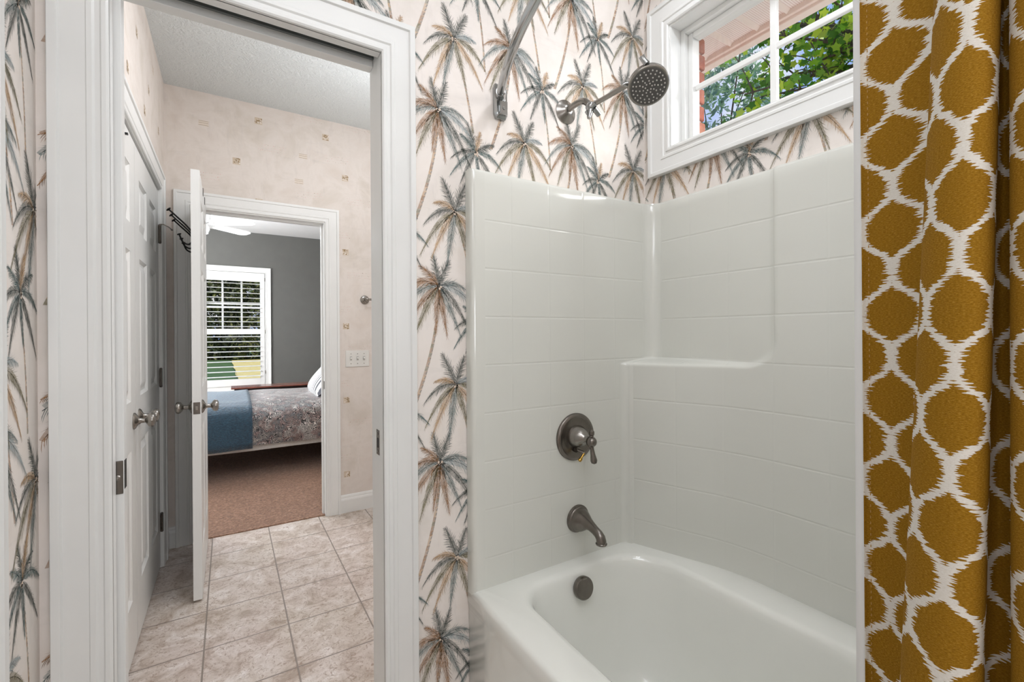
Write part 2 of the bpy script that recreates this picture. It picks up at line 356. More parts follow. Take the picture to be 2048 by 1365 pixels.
# ------------------------------------------------------------------ room shell
YA0, YA1, XW, XE, ZC = 1.25, 1.36, -.318, 1.402, 2.745
YH, YH1, YB = 3.357, 3.47, 7.58
fl = MB(); fl.box(-.44, 1.54, -1.8, 3.378, -.08, 0); struct(fl.build('floor', M['tile']), 'beige stone-look tile floor of bathroom and hall', 'floor')
fl = MB(); fl.box(-2.1, 2.2, 3.378, 7.7, -.08, .006); struct(fl.build('floor_bedroom', M['carpet']), 'brown carpet floor of the bedroom', 'carpet')
c = MB(); c.box(-.45, 1.62, -1.8, YA1, ZC, ZC+.1); struct(c.build('ceiling', M['white_paint']), 'white ceiling of the bathroom', 'ceiling')
c = MB(); c.box(-.45, 1.54, YA1, YH1, ZC, ZC+.1); struct(c.build('ceiling_hall', M['ceiling']), 'stomp-textured white ceiling seen through the pocket doorway', 'ceiling')
c = MB(); c.box(-2.2, 2.3, YH1, 7.7, ZC, ZC+.1); struct(c.build('ceiling_bedroom', M['white_paint']), 'smooth white bedroom ceiling above the fan', 'ceiling')

# --- the palm print: fronds, trunks drawn as ink on the paper
DG, GB, LB, BR, TN, OL, DO, TE = [lin(c) for c in ((62, 76, 70), (114, 130, 128), (160, 174, 176), (156, 110, 62), (196, 160, 116), (120, 112, 74), (70, 62, 46), (72, 104, 104))]
KIND = {
 'A': [(102, .085, .04, DG), (72, .088, .10, DG), (128, .08, .2, BR), (150, .105, .62, BR), (28, .10, .62, GB), (172, .11, .85, GB), (8, .118, .80, LB),
       (214, .108, .55, BR), (238, .118, .3, OL), (262, .105, .12, BR), (284, .124, .18, BR), (306, .118, .35, GB), (332, .112, .75, DG)],
 'B': [(112, .092, .05, DG), (70, .092, .12, DG), (142, .085, .45, TN), (38, .085, .5, LB), (164, .10, .75, DG), (14, .105, .85, OL), (204, .11, .65, OL), (234, .11, .4, TN),
       (258, .128, .15, GB), (292, .112, .18, OL), (324, .112, .55, TN)],
 'C': [(104, .076, .04, DG), (78, .074, .10, TN), (130, .07, .2, TE), (50, .076, .3, DG), (166, .076, .6, DG), (20, .086, .75, TE),
       (206, .082, .5, TE), (240, .086, .22, DG), (276, .08, .12, TE), (318, .09, .42, DG)]}
def wl(c, k, w=(.87, .80, .74)): return tuple(a*(1-k)+b*k for a, b in zip(c, w))
def dk(c, k): return tuple(a*k for a in c)
def palm(kind, put, rnd, sc=1.0):
    """put(pts, colour, layer): pts in metres on the wall, crown at 0,0"""
    # trunk
    tx, tz, tw = {'A': (-.075, -.34, .0052), 'B': (.062, -.27, .0036), 'C': (.032, -.26, .0032)}[kind]
    N = 26; L = []
    for i in range(N+1):
        t = i/N; x = tx*(t**1.5 if kind == 'A' else t)+.006*math.sin(t*3); L.append((x, tz*t, tw*(.7+.35*t)))
    for i in range(N):
        (x0, z0, w0), (x1, z1, w1) = L[i], L[i+1]
        c = wl(rnd.choice((BR, TN, BR, OL)), .15+rnd.random()*.3)
        put([(x0-w0, z0), (x0+w0, z0), (x1+w1, z1), (x1-w1, z1)], c, 1)
        put([(x0+w0*.3, z0-.002), (x0+w0, z0-.002), (x1+w1, z1+.003), (x1+w1*.2, z1+.003)], wl(DO, .35), 2)
    for fi, (ang, Ln, dr, col) in enumerate(KIND[kind]):
        a = math.radians(ang+rnd.uniform(-4, 4)); Ln *= sc*rnd.uniform(1.0, 1.2)
        def P(t): return (math.cos(a)*Ln*t, math.sin(a)*Ln*t-dr*Ln*t*t)
        def T(t):
            x, z = math.cos(a), math.sin(a)-2*dr*t; l = math.hypot(x, z) or 1; return x/l, z/l
        n = 25
        lo, hi = [], []
        for i in range(n+1):
            t = i/n; p = P(t); q = T(t); w = Ln*.10*math.sin(PI*min(1, t**.75))*(1-.35*t)
            lo.append((p[0]+q[1]*w, p[1]-q[0]*w)); hi.append((p[0]-q[1]*w*.7, p[1]+q[0]*w*.7))
        for i in range(n): put([lo[i], lo[i+1], hi[i+1], hi[i]], wl(col, .42+.14*math.sin(i*.9)), 3)
        alt = wl(col, .3)
        for i in range(2, n+1):
            t = i/n; p = P(t); q = T(t); ll = Ln*(.20*math.sin(PI*min(1, (t*.93)**.72))+.06)*rnd.uniform(.75, 1.2)
            for sgn in (1, -1):
                b = math.radians(44-22*t)*sgn*rnd.uniform(.85, 1.15)
                dx, dz = q[0]*math.cos(b)-q[1]*math.sin(b), q[0]*math.sin(b)+q[1]*math.cos(b)
                dz -= .32; l = math.hypot(dx, dz) or 1; dx /= l; dz /= l; w = .0010*(Ln/.1)**.5
                cc = rnd.choice((col, col, dk(col, .62), dk(col, .45), alt))
                mid = (p[0]+dx*ll*.55+q[0]*ll*.06, p[1]+dz*ll*.55+q[1]*ll*.06); tip = (p[0]+dx*ll, p[1]+dz*ll)
                put([(p[0]-q[0]*w, p[1]-q[1]*w), (p[0]+q[0]*w, p[1]+q[1]*w), (mid[0]+q[0]*w, mid[1]+q[1]*w), tip, (mid[0]-q[0]*w*.6, mid[1]-q[1]*w*.6)], cc, 5+.05*fi)
        for i in range(n):
            p0, p1 = P(i/n), P((i+1)/n); w = .0009
            q = T(i/n); put([(p0[0]+q[1]*w, p0[1]-q[0]*w), (p1[0]+q[1]*w*.7, p1[1]-q[0]*w*.7), (p1[0]-q[1]*w*.7, p1[1]+q[0]*w*.7), (p0[0]-q[1]*w, p0[1]+q[0]*w)], dk(col, .35) if i < n*.7 else col, 6)
    for k in range(4):
        cx, cz, r = rnd.uniform(-.006, .006), rnd.uniform(-.008, .002), .0035
        put([(cx+r*math.cos(j*PI/4), cz+r*math.sin(j*PI/4)) for j in range(8)], wl(TN, .5), 7)
def print_palms(mb, seq, to3, ok, seed):
    rnd = random.Random(seed)
    for kind, s0, z0 in seq:
        def put(pts, c, layer):
            P = [(s0+x, z0+z) for x, z in pts]
            if all(ok(*p) for p in P): mb.add([to3(p[0], p[1], .0001*layer) for p in P], [tuple(range(len(P)))], 1, c)
        palm(kind, put, rnd)
LAT = {'A': (.527, 1.918), 'B': (.580, 2.144), 'C': (.652, 1.815)}
def lattice(s0, s1, z0, z1, ds=0, dz=0):
    out = []
    for k, (a, b) in LAT.items():
        for i in range(-12, 24):
            for j in range(-8, 8):
                s = a+ds+i*.2525; z = b+dz+j*.52+(i % 2)*.26
                if s0 < s < s1 and z0 < z < z1: out.append((k, s, z))
    return out
# wall between bathroom and hall
w = MB()
w.box(-.43, -.212, YA0, 1.286, 0, ZC); w.box(-.43, -.212, 1.325, YA1, 0, ZC); w.box(.37, 1.54, YA0, YA1, 0, ZC); w.box(-.212, .37, YA0, YA1, 2.075, ZC)
seq = [p for p in lattice(-.35, 1.5, .1, 2.95) if p[1] > .30 or p[2] > 2.0 or p[1] < -.2]
def okA(s, z):
    if not (XW+.001 < s < XE-.001 and 0.14 < z < ZC-.002): return False
    if -.215 < s < .37 and z < 2.04: return False
    if .64 < s and z < 1.68: return False
    return True
print_palms(w, seq, lambda s, z, e: (s, YA0-e, z), okA, 11)
struct(w.build('wall_north', [M['palm_paper'], M['ink']]), 'palm tree wallpapered wall with the pocket doorway', 'wall')
# east wall with the transom window
WY0, WY1, WZ0, WZ1 = .462, 1.125, 1.945, 2.40
w = MB()
for b in ((-1.8, WY0, 0, ZC), (WY1, 1.25, 0, ZC), (WY0, WY1, 0, WZ0), (WY0, WY1, WZ1, ZC)): w.box(XE, 1.54, b[0], b[1], b[2], b[3])
def okE(s, z):
    y = 1.25-(s-XE)
    if not (-1.7 < y < 1.249 and .02 < z < ZC-.002): return False
    if WY0-.01 < y < WY1+.01 and WZ0-.01 < z < WZ1+.01: return False
    return z > 1.70
print_palms(w, [p for p in lattice(1.3, 2.4, 1.5, 2.95, .165-.252, .007+.26) ], lambda s, z, e: (XE-e, 1.25-(s-XE), z), okE, 5)
struct(w.build('wall_east', [M['palm_paper'], M['ink']]), 'palm wallpapered wall above the tub with the high window', 'wall')
# west wall (corner beside the doorway)
w = MB()
w.box(-.43, XW, .948, 1.25, 0, ZC); w.box(-.43, XW, -1.8, .2, 0, ZC); w.box(-.43, XW, .2, .948, 2.04, ZC)
def okW(s, z): return 1.035 < s < 1.249 and .02 < z < ZC-.002
seqW = []
for j in range(-1, 5):
    seqW += [('C', 1.163, 1.855-.52*j), ('B', 1.235, 2.02-.52*j), ('A', 1.05, 2.13-.52*j), ('B', 1.07, 1.72-.52*j)]
print_palms(w, seqW, lambda s, z, e: (XW+e, s, z), okW, 3)
struct(w.build('wall_west', [M['palm_paper'], M['ink']]), 'narrow palm wallpapered wall return at the left edge', 'wall')
w = MB(); w.box(-.43, 1.54, -1.9, -1.8, 0, ZC); struct(w.build('wall_south', M['palm_paper']), 'bathroom wall behind the viewpoint', 'wall')
w = MB(); w.box(.60, XE, -.44, -.325, 0, ZC); struct(w.build('wall_tub_end', M['palm_paper']), 'short wall at the near end of the tub', 'wall')

# hall wallpaper decals
def hall_print(mb, to3, ok, seed, anchors):
    rnd = random.Random(seed)
    gold, g2, pink = lin((186, 160, 118)), lin((150, 124, 84)), lin((214, 170, 160))
    def rect(cx, cz, hx, hz, c, e):
        P = [(cx-hx, cz-hz), (cx+hx, cz-hz), (cx+hx, cz+hz), (cx-hx, cz+hz)]
        if all(ok(*p) for p in P): mb.add([to3(p[0], p[1], e) for p in P], [(0, 1, 2, 3)], 1, c)
    for (kind, sx, sz) in anchors:
        for j in range(-6, 7):
            z = sz+j*.524
            if kind == 'sq':
                rect(sx, z, .021, .021, wl(gold, .35), .0003)
                for q in range(26): rect(sx+rnd.uniform(-.017, .017), z+rnd.uniform(-.017, .017), rnd.uniform(.001, .006), rnd.uniform(.001, .005), g2 if rnd.random() < .6 else wl(gold, .8), .0005+.00002*q)
            elif kind == 'bar':
                rect(sx, z, .026, .016, wl(gold, .72), .0003)
                for q in (-.012, .002, .013): rect(sx, z+q, .026, .0013, wl(g2, .2), .0005)
            else:
                for row in range(3):
                    x = sx-.08
                    while x < sx+.08:
                        wd = rnd.uniform(.001, .0045); hh = rnd.uniform(.0008, .0045)
                        rect(x+wd, z-.018*row+rnd.uniform(-.003, .003), wd*.6, hh*.6, wl(pink if rnd.random() < .7 else g2, rnd.uniform(.2, .7)), .0003+.0001*rnd.random()); x += wd*2+rnd.uniform(.001, .006)
ANC = [('sq', .708, .269), ('sq', .05, .262), ('sq', .579, .005), ('sq', .173, .021), ('bar', .436, .37), ('bar', -.121, .46), ('bar', .41, .195), ('txt', .80, .65), ('txt', .655, .93), ('txt', .25, .40), ('txt', .48, .13), ('txt', -.12, .16)]
w = MB(); HX0, HX1, HZ = -.18, .57, 2.035
w.box(-2.1, HX0, YH, YH1, 0, ZC); w.box(HX1, 2.2, YH, YH1, 0, ZC); w.box(HX0, HX1, YH, YH1, HZ, ZC)
def okH(s, z): return -.314 < s < 1.5 and .13 < z < ZC-.002 and not (-.19 < s < .58 and z < 2.04)
hall_print(w, lambda s, z, e: (s, YH-e, z), okH, 2, ANC)
struct(w.build('wall_hall_north', [M['hall_paper'], M['ink']]), 'blush parchment wallpapered hall wall around the bedroom doorway', 'wall')
XH, CY0, CY1, CZ = -.315, 1.64, 3.11, 2.055
w = MB(); w.box(-.40, XH, YA1, CY0, 0, ZC); w.box(-.40, XH, CY1, YH, 0, ZC); w.box(-.40, XH, CY0, CY1, CZ, ZC); w.box(-.47, -.40, YA1, YH, 0, ZC)
def okHW(s, z): return 1.37 < s < 3.35 and .13 < z < ZC-.002 and not (1.55 < s < 3.2 and z < 2.15)
hall_print(w, lambda s, z, e: (XH+e, s, z), okHW, 4, [('sq', 2.21, .17), ('sq', 2.62, .18), ('sq', 2.42, .42), ('bar', 2.9, .5), ('sq', 3.1, .27), ('bar', 2.2, .46), ('sq', 2.75, .33), ('txt', 2.5, .05), ('txt', 3.0, .12)])
struct(w.build('wall_hall_west', [M['hall_paper'], M['ink']]), 'blush wallpapered hall wall with the closet doors', 'wall')
w = MB(); w.box(1.45, 1.54, YA1, YH, 0, ZC); struct(w.build('wall_hall_east', M['hall_paper']), 'far end wall of the hall', 'wall')
# bedroom walls
BX0, BX1, BZ0, BZ1 = -.36, .459, .53, 2.165
w = MB()
for b in ((-2.1, BX0, 0, ZC), (BX1, 2.2, 0, ZC), (BX0, BX1, 0, BZ0), (BX0, BX1, BZ1, ZC)): w.box(b[0], b[1], YB, 7.7, b[2], b[3])
struct(w.build('wall_bedroom_north', M['grey_wall']), 'grey painted bedroom wall with the shuttered window', 'wall')
w = MB(); w.box(-2.1, -2.0, YH1, 7.7, 0, ZC); struct(w.build('wall_bedroom_west', M['grey_wall']), 'grey bedroom wall out of sight on the left', 'wall')
w = MB(); w.box(2.1, 2.2, YH1, 7.7, 0, ZC); struct(w.build('wall_bedroom_east', M['grey_wall']), 'grey bedroom wall behind the head of the bed', 'wall')

# ------------------------------------------------------------------ casings, jambs, baseboards
PROF = [(0, .0), (0, .010), (.004, .013), (.011, .013), (.014, .0095), (.022, .0095), (.026, .013), (.034, .0135), (.036, .0115), (.074, .0155), (.077, .0205), (.080, .0215), (.0905, .0215), (.092, .019), (.092, 0)]
def casing(mb, path, closed, place, prof=PROF, scale=1.0):
    """path: corners of the inner edge (a, b); the profile grows to the left of the walking direction"""
    n = len(path); P = [Vector(p) for p in path]; loops = []
    for i in range(n):
        def nrm(a, b): d = (b-a).normalized(); return Vector((-d.y, d.x))
        if closed: n0, n1 = nrm(P[i-1], P[i]), nrm(P[i], P[(i+1) % n])
        else: n0 = nrm(P[max(i-1, 0)], P[max(i-1, 0)+1]); n1 = nrm(P[min(i, n-2)], P[min(i, n-2)+1])
        m = (n0+n1)/(1+n0.dot(n1))
        loops.append([place(P[i]+m*(u*scale), v) for u, v in prof])
    if closed: loops.append(loops[0])
    mb.loft(loops, closed=False, cap0=not closed, cap1=not closed)
# pocket doorway
t1 = thing('trim_1', 'white moulded casing framing the pocket doorway', 'door casing', (.08, YA0, 0), kind='structure')
m = MB(); casing(m, [(-.207, 0), (-.207, 2.03), (.360, 2.03), (.360, 0)], False, lambda p, v: (p.x, YA0-v, p.y)); m.build('casing', M['trim'], t1, True, angle=30)
m = MB(); m.box(.360, .372, YA0-.004, YA1+.004, 0, 2.075); m.box(-.222, -.207, YA0-.004, 1.283, 0, 2.03); m.box(-.222, -.207, 1.328, YA1+.004, 0, 2.03)
m.box(-.2065, .3595, YA0-.0035, 1.277, 2.03, 2.074); m.box(-.2065, .3595, 1.330, YA1+.0035, 2.03, 2.074); m.build('jamb', M['trim'], t1, bevel=.0012)
m = MB(); m.box(-.207, .36, 1.277, 1.330, 2.066, 2.075); m.box(-.207, .36, 1.277, 1.281, 2.042, 2.066); m.box(-.207, .36, 1.3215, 1.330, 2.050, 2.066); m.build('track', M['track'], t1)
m = MB(); m.box(.3585, .3605, 1.287, 1.313, .915, .985)
sp = m.build('strike_plate', M['dnickel'], t1); sp['label'] = 'grey metal strike plate on the right jamb'
m = MB(); m.box(.3580, .3586, 1.293, 1.305, .935, .962); m.build('slot', M['hole'], sp)
m = MB()
for z in (.925, .974): m.lathe([(.004, 0), (.004, .001), (.002, .0016)], (.3585, 1.30, z), (-1, 0, 0), 12)
m.build('screw', M['nickel'], sp, True)
d1 = thing('door_1', 'white pocket door slid open into the left wall', 'pocket door', (-.19, 1.3055, 0), kind='structure')
m = MB(); m.box(-.43, -.194, 1.289, 1.322, .012, 2.055); m.build('door_slab', M['door'], d1, bevel=.0015)
m = MB(); m.box(-.255, -.1958, 1.2872, 1.2895, .913, .985); pl = m.build('lock_plate', M['dnickel'], d1, bevel=.003); pl['label'] = 'grey metal privacy lock plate'
m = MB(); m.box(-.1965, -.1934, 1.290, 1.312, .922, .985); m.build('edge_pull', M['hole'], d1, bevel=.0008)
m = MB(); m.lathe([(.006, 0), (.006, .002), (.004, .0026), (.0035, .001), (.0, .001)], (-.2055, 1.2872, .949), (0, -1, 0), 20); m.build('release_button', M['nickel'], pl, True)
# left-edge door casing on the west wall
t4 = thing('trim_4', 'white door casing at the far left edge', 'door casing', (XW, .6, 0), kind='structure')
m = MB(); casing(m, [(.207, 0), (.207, 2.03), (.941, 2.03), (.941, 0)], False, lambda p, v: (XW+v, p.x, p.y)); m.build('casing', M['trim'], t4, True, angle=30)

def panel_door(root, org, ua, va, w, h, t, mats, rows=((.10, .32), (.38, .80), (.88, 1.0)), name='door_slab', knob_side=None):
    """six-panel slab; org = lower hinge corner, ua = along width, va = through thickness (unit vectors), front face at +va*t"""
    org, ua, va = Vector(org), Vector(ua), Vector(va); za = Vector((0, 0, 1)); m = MB()
    def bx(u0, u1, d0, d1, z0, z1):
        c = org+ua*((u0+u1)/2)+va*((d0+d1)/2)+za*((z0+z1)/2); m.obox(c, ua, va, za, (u1-u0)/2, (d1-d0)/2, (z1-z0)/2)
    e = .010
    bx(0, w, e, t-e, 0, h)
    st = .105; mu = .10; pw = (w-2*st-mu)/2
    zs = [(.22, .80), (.99, 1.57), (1.68, h-.12)]
    rails = [(0, .22), (.80, .99), (1.57, 1.68), (h-.12, h)]
    for d0, d1, s in ((0, e, -1), (t-e, t, 1)):
        for u0, u1 in ((0, st), (w-st, w)): bx(u0, u1, d0, d1, 0, h)
        for z0, z1 in rails: bx(st, w-st, d0, d1, z0, z1)
        for z0, z1 in zs: bx(st+pw, st+pw+mu, d0, d1, z0, z1)
        for z0, z1 in zs:
            for u0 in (st, st+pw+mu):
                u1 = u0+pw; f = e if s < 0 else t-e
                def ring(k, dd): return [org+ua*a+za*b+va*(f+s*dd) for a, b in ((u0+k, z0+k), (u1-k, z0+k), (u1-k, z1-k), (u0+k, z1-k))]
                lp = [ring(0, e*.9), ring(.012, 0.0005), ring(.022, .0005), ring(.048, e*.85)]
                if s*va.dot(va) < 0 or True: m.loft(lp, cap1=True)
    return m.build(name, mats, root)
def knob(root, org, d, mat=M['nickel'], r=.033):
    m = MB(); m.lathe([(r, 0), (r, .003), (r*.85, .008), (r*.45, .014), (.010, .02), (.0095, .036), (.016, .041), (.026, .048), (.0285, .056), (.026, .064), (.016, .069), (.0, .070)], org, d, 28)
    return m.build('door_knob', mat, root, True)
def hinge(root, p, along, out, name='hinge', mat=M['dnickel']):
    m = MB(); m.tube([Vector(p)-Vector((0, 0, .045)), Vector(p)+Vector((0, 0, .045))], .0065, 10)
    a, o = Vector(along), Vector(out); m.obox(Vector(p)+a*.016-o*.004, a, o, (0, 0, 1), .016, .0012, .044); m.obox(Vector(p)-a*.012-o*.004, a, o, (0, 0, 1), .012, .0012, .044)
    for k in (-.047, .047): m.sphere(Vector(p)+Vector((0, 0, k)), .0068, 8, 6)
    return m.build(name, mat, root, True)
d5 = thing('door_5', 'closed white door beyond the left edge casing', 'door', (XW, .6, 0), kind='structure')
panel_door(d5, (-.36, .215, .01), (0, 1, 0), (1, 0, 0), .725, 2.02, .035, M['door'])
# closet doors
t2 = thing('trim_2', 'white casing around the pair of closet doors', 'door casing', (XH, 2.37, 0), kind='structure')
m = MB(); casing(m, [(CY0, 0), (CY0, CZ), (CY1, CZ), (CY1, 0)], False, lambda p, v: (XH+v, p.x, p.y)); m.build('casing', M['trim'], t2, True, angle=30)
m = MB(); m.box(-.40, XH+.003, CY0-.012, CY0+.004, 0, CZ+.012); m.box(-.40, XH+.003, CY1-.004, CY1+.012, 0, CZ+.012); m.box(-.40, XH+.0025, CY0+.004, CY1-.004, CZ-.006, CZ+.012); m.build('jamb', M['trim'], t2)
for i, (y0, y1, ky, lab, hy) in enumerate(((1.646, 2.369, 2.315, 'white six-panel closet door nearest the pocket doorway', 1.643), (2.373, 3.104, 2.437, 'white six-panel closet door farther along, hinged beside the bedroom door', 3.106))):
    d = thing('door_%d' % (i+2), lab, 'closet door', (-.34, (y0+y1)/2, 0), kind='structure')
    panel_door(d, (-.357, y0, .014), (0, 1, 0), (1, 0, 0), y1-y0, 2.025, .038, M['door'])
    knob(d, (-.319, ky, .92), (1, 0, 0))
    for z in (.245, 1.03, 1.81): hinge(d, (-.312, hy, z), (0, 1, 0), (1, 0, 0))
    m = MB(); m.box(-.345, -.325, y0+.1 if i else y1-.26, y0+.2 if i else y1-.13, 2.039, 2.052); m.box(-.345, -.31, y1-.20, y1-.188, 2.00, 2.006) if not i else None; m.build('catch', M['black'], d)
    if i:
        m = MB(); m.tube([(-.312, hy, 1.862), (-.30, hy+.004, 1.866), (-.272, hy+.006, 1.852), (-.262, hy+.006, 1.842)], .003, 8); m.sphere((-.26, hy+.006, 1.84), .006, 8, 6); m.build('hinge_stop', M['nickel'], d, True)
# bedroom doorway
t3 = thing('trim_3', 'white casing around the bedroom doorway', 'door casing', (.2, YH, 0), kind='structure')
m = MB(); casing(m, [(HX0, 0), (HX0, HZ), (HX1, HZ), (HX1, 0)], False, lambda p, v: (p.x, YH-v, p.y)); m.build('casing', M['trim'], t3, True, angle=30)
m = MB(); m.box(HX0-.012, HX0+.006, YH-.004, YH1+.004, 0, HZ); m.box(HX1-.006, HX1+.012, YH-.004, YH1+.004, 0, HZ); m.box(HX0+.006, HX1-.006, YH-.0035, YH1+.0035, HZ-.006, HZ+.012)
m.box(HX0+.006, HX0+.017, YH+.045, YH+.08, 0, HZ-.006); m.box(HX1-.017, HX1-.006, YH+.045, YH+.08, 0, HZ-.006); m.box(HX0+.017, HX1-.017, YH+.0455, YH+.0795, HZ-.017, HZ-.006); m.build('jamb', M['trim'], t3)
m = MB(); m.box(HX1-.0075, HX1-.0055, YH+.006, YH+.036, .88, .935); m.build('strike_plate', M['dnickel'], t3)
d4 = thing('door_4', 'white six-panel bedroom door standing open edge-on', 'door', (-.128, 3.34, 0), kind='structure')
panel_door(d4, (-.111, 3.345, .012), Vector((-.0, -1, 0)), Vector((-1, 0, 0)), .745, 2.026, .035, M['door'])
knob(d4, (-.146, 2.66, .915), (-1, 0, 0)); knob(d4, (-.111, 2.66, .915), (1, 0, 0))
m = MB(); m.box(-.1415, -.1145, 2.5985, 2.6005, .887, .943); lp = m.build('latch_plate', M['dnickel'], d4, bevel=.003)
m = MB(); m.box(-.134, -.122, 2.590, 2.599, .905, .926); m.build('latch_bolt', M['nickel'], lp, bevel=.002)
for z in (.25, 1.02, 1.80): hinge(d4, (-.150, 3.350, z), (0, 1, 0), (-1, 0, 0))
# baseboards
BP = [(0, 0), (.014, 0), (.014, .088), (.0115, .098), (.0085, .104), (.0085, .112), (.005, .122), (0, .125)]
def baseboard(name, p0, p1, nrm, label):
    n = Vector(nrm); m = MB(); m.loft([[Vector(p)+n*a+Vector((0, 0, b)) for a, b in BP] for p in (p0, p1)], closed=True, cap0=True, cap1=True)
    struct(m.build(name, M['trim']), label, 'baseboard')
baseboard('baseboard_north', (.663, YH, 0), (1.45, YH, 0), (0, -1, 0), 'white baseboard under the light switches')
baseboard('baseboard_hall_corner', (-.315, YH, 0), (-.273, YH, 0), (0, -1, 0), 'short white baseboard behind the open bedroom door')
baseboard('baseboard_west', (XH, 3.203, 0), (XH, YH, 0), (1, 0, 0), 'short white baseboard between closet casing and corner')
baseboard('baseboard_bathroom', (.453, YA0, 0), (.612, YA0, 0), (0, -1, 0), 'white baseboard between doorway casing and tub')

# ------------------------------------------------------------------ transom window over the tub
w1 = thing('window_1', 'white high window with grille over the bathtub', 'window', (XE, .66, 1.9), kind='structure')
m = MB(); casing(m, [(WY0, WZ0), (WY0, WZ1), (WY1, WZ1), (WY1, WZ0)], True, lambda p, v: (XE-v, p.x, p.y), scale=1.0); m.build('casing', M['trim'], w1, True, angle=30)
m = MB(); e = .006
for b in ((WY0, WY0+e, WZ0, WZ1), (WY1-e, WY1, WZ0, WZ1), (WY0+e, WY1-e, WZ0, WZ0+e), (WY0+e, WY1-e, WZ1-e, WZ1)): m.box(XE-.003, 1.54, *b)
m.build('reveal', M['trim'], w1)
def frame(mb, y0, y1, z0, z1, wd, x0, x1):
    mb.box(x0, x1, y0, y0+wd, z0, z1); mb.box(x0, x1, y1-wd, y1, z0, z1); mb.box(x0, x1, y0+wd, y1-wd, z0, z0+wd); mb.box(x0, x1, y0+wd, y1-wd, z1-wd, z1)
m = MB(); frame(m, WY0+e, WY1-e, WZ0+e, WZ1-e, .018, 1.455, 1.54); m.build('frame', M['trim'], w1, bevel=.002)
m = MB(); frame(m, WY0+.024, WY1-.024, WZ0+.024, WZ1-.024, .02, 1.475, 1.515); m.build('sash', M['trim'], w1, bevel=.003)
gy0, gy1, gz0, gz1 = WY0+.044, WY1-.044, WZ0+.044, WZ1-.044
for k in (1,):
    yy = gy1-(gy1-gy0)*k/2; m = MB(); m.box(1.488, 1.504, yy-.011, yy+.011, gz0, gz1); m.build('muntin', M['trim'], w1, bevel=.003)
zz = (gz0+gz1)/2; m = MB(); m.box(1.489, 1.503, gy0, gy1, zz-.010, zz+.010); m.build('muntin', M['trim'], w1, bevel=.003)
m = MB(); m.box(1.4945, 1.4975, gy0-.005, gy1+.005, gz0-.005, gz1+.005); m.build('pane', M['glass'], w1)
# outside of that wall: brick and eave
m = MB(); rb = random.Random(3)
m.box(1.55, 1.612, 1.142, 3.2, 0, 2.62, 1); m.box(1.55, 1.612, -2.2, .44, 0, 2.62, 1); m.box(1.55, 1.612, .44, 1.142, 0, 1.93, 1); m.box(1.55, 1.612, .44, 1.142, 2.43, 2.62, 1)
for k in range(30):
    z = 1.25+k*.0675-.5; y = 1.132+rb.uniform(-.003, .003); off = .1 if k % 2 else .2
    if z < 2.55: m.box(1.556, 1.622+rb.uniform(-.002, .003), y, y+off, z, z+.057)
    yy = y+off+.01
    while yy < 3.0 and z < 2.55: m.box(1.556, 1.622, yy, yy+.2, z, z+.057); yy += .21
bw = m.build('wall_exterior', [M['brick'], M['mortar']], bevel=.006); struct(bw, 'orange-red brick edge outside the high window', 'brick wall')
m = MB(); ZS = 2.6
m.box(1.54, 2.0, -2.2, 3.6, ZS, ZS+.012)
for k in range(46):
    y = -2.2+.126*k+.055; m.add([(1.54, y-.016, ZS), (2.0, y-.016, ZS), (2.0, y, ZS-.014), (1.54, y, ZS-.014), (1.54, y+.006, ZS), (2.0, y+.006, ZS)], [(0, 1, 2, 3), (3, 2, 5, 4)], 1)
so = thing('roof_eave', 'pink-beige vinyl soffit and fascia of the roof eave', 'eave', (1.8, .6, ZS), kind='structure')
m.build('soffit', [M['soffit'], M['fascia']], so)
m = MB(); m.box(1.99, 2.035, -2.2, 3.6, ZS-.022, ZS+.012); m.box(2.005, 2.05, -2.2, 3.6, ZS-.035, ZS+.18); m.build('fascia', M['fascia'], so, bevel=.004)
m = MB(); m.box(-2.3, 2.05, -2.2, 7.9, ZC+.14, ZC+.2); struct(m.build('roof', M['fascia']), 'roof deck over the rooms', 'roof')

# ------------------------------------------------------------------ bathtub with moulded surround
tub = thing('bathtub', 'white moulded bathtub with tile-pattern surround and corner shelf', 'bathtub', (1.0, .45, 0))
def rpoly(cs, rs, nc=14, ne=10):
    n = len(cs); P = [Vector(c) for c in cs]; out = []
    segs = []
    for i in range(n):
        a, b, c = P[i-1], P[i], P[(i+1) % n]; u = (a-b).normalized(); v = (c-b).normalized(); ang = u.angle(v); d = rs[i]/math.tan(ang/2)
        cen = b+(u+v).normalized()*(rs[i]/math.sin(ang/2)); s = b+u*d; e = b+v*d
        a0 = math.atan2(s.y-cen.y, s.x-cen.x); a1 = math.atan2(e.y-cen.y, e.x-cen.x); da = (a1-a0+PI) % (2*PI)-PI
        segs.append([Vector((cen.x+rs[i]*math.cos(a0+da*k/nc), cen.y+rs[i]*math.sin(a0+da*k/nc))) for k in range(nc+1)])
    for i in range(n):
        out += segs[i]; e = segs[i][-1]; s = segs[(i+1) % n][0]
        out += [e.lerp(s, k/ne) for k in range(1, ne)]
    return out
inner = rpoly([(.728, 1.152), (.70, -.22), (1.30, -.22), (1.245, 1.152)], [.11, .15, .2, .17])
cx, cy, hx, hy = 1.0, .466, .29, .686
ox0, ox1, oy0, oy1 = .613, 1.392, -.31, 1.2475
def outer(p, ins=0):
    d = Vector((p.x-cx, p.y-cy)); x0, x1, y0, y1 = ox0+ins, ox1-ins, oy0+ins, oy1-ins
    t = min([k for k in (((x1 if d.x > 0 else x0)-cx)/d.x if abs(d.x) > 1e-6 else 9, ((y1 if d.y > 0 else y0)-cy)/d.y if abs(d.y) > 1e-6 else 9)])
    return Vector((cx+d.x*t, cy+d.y*t))
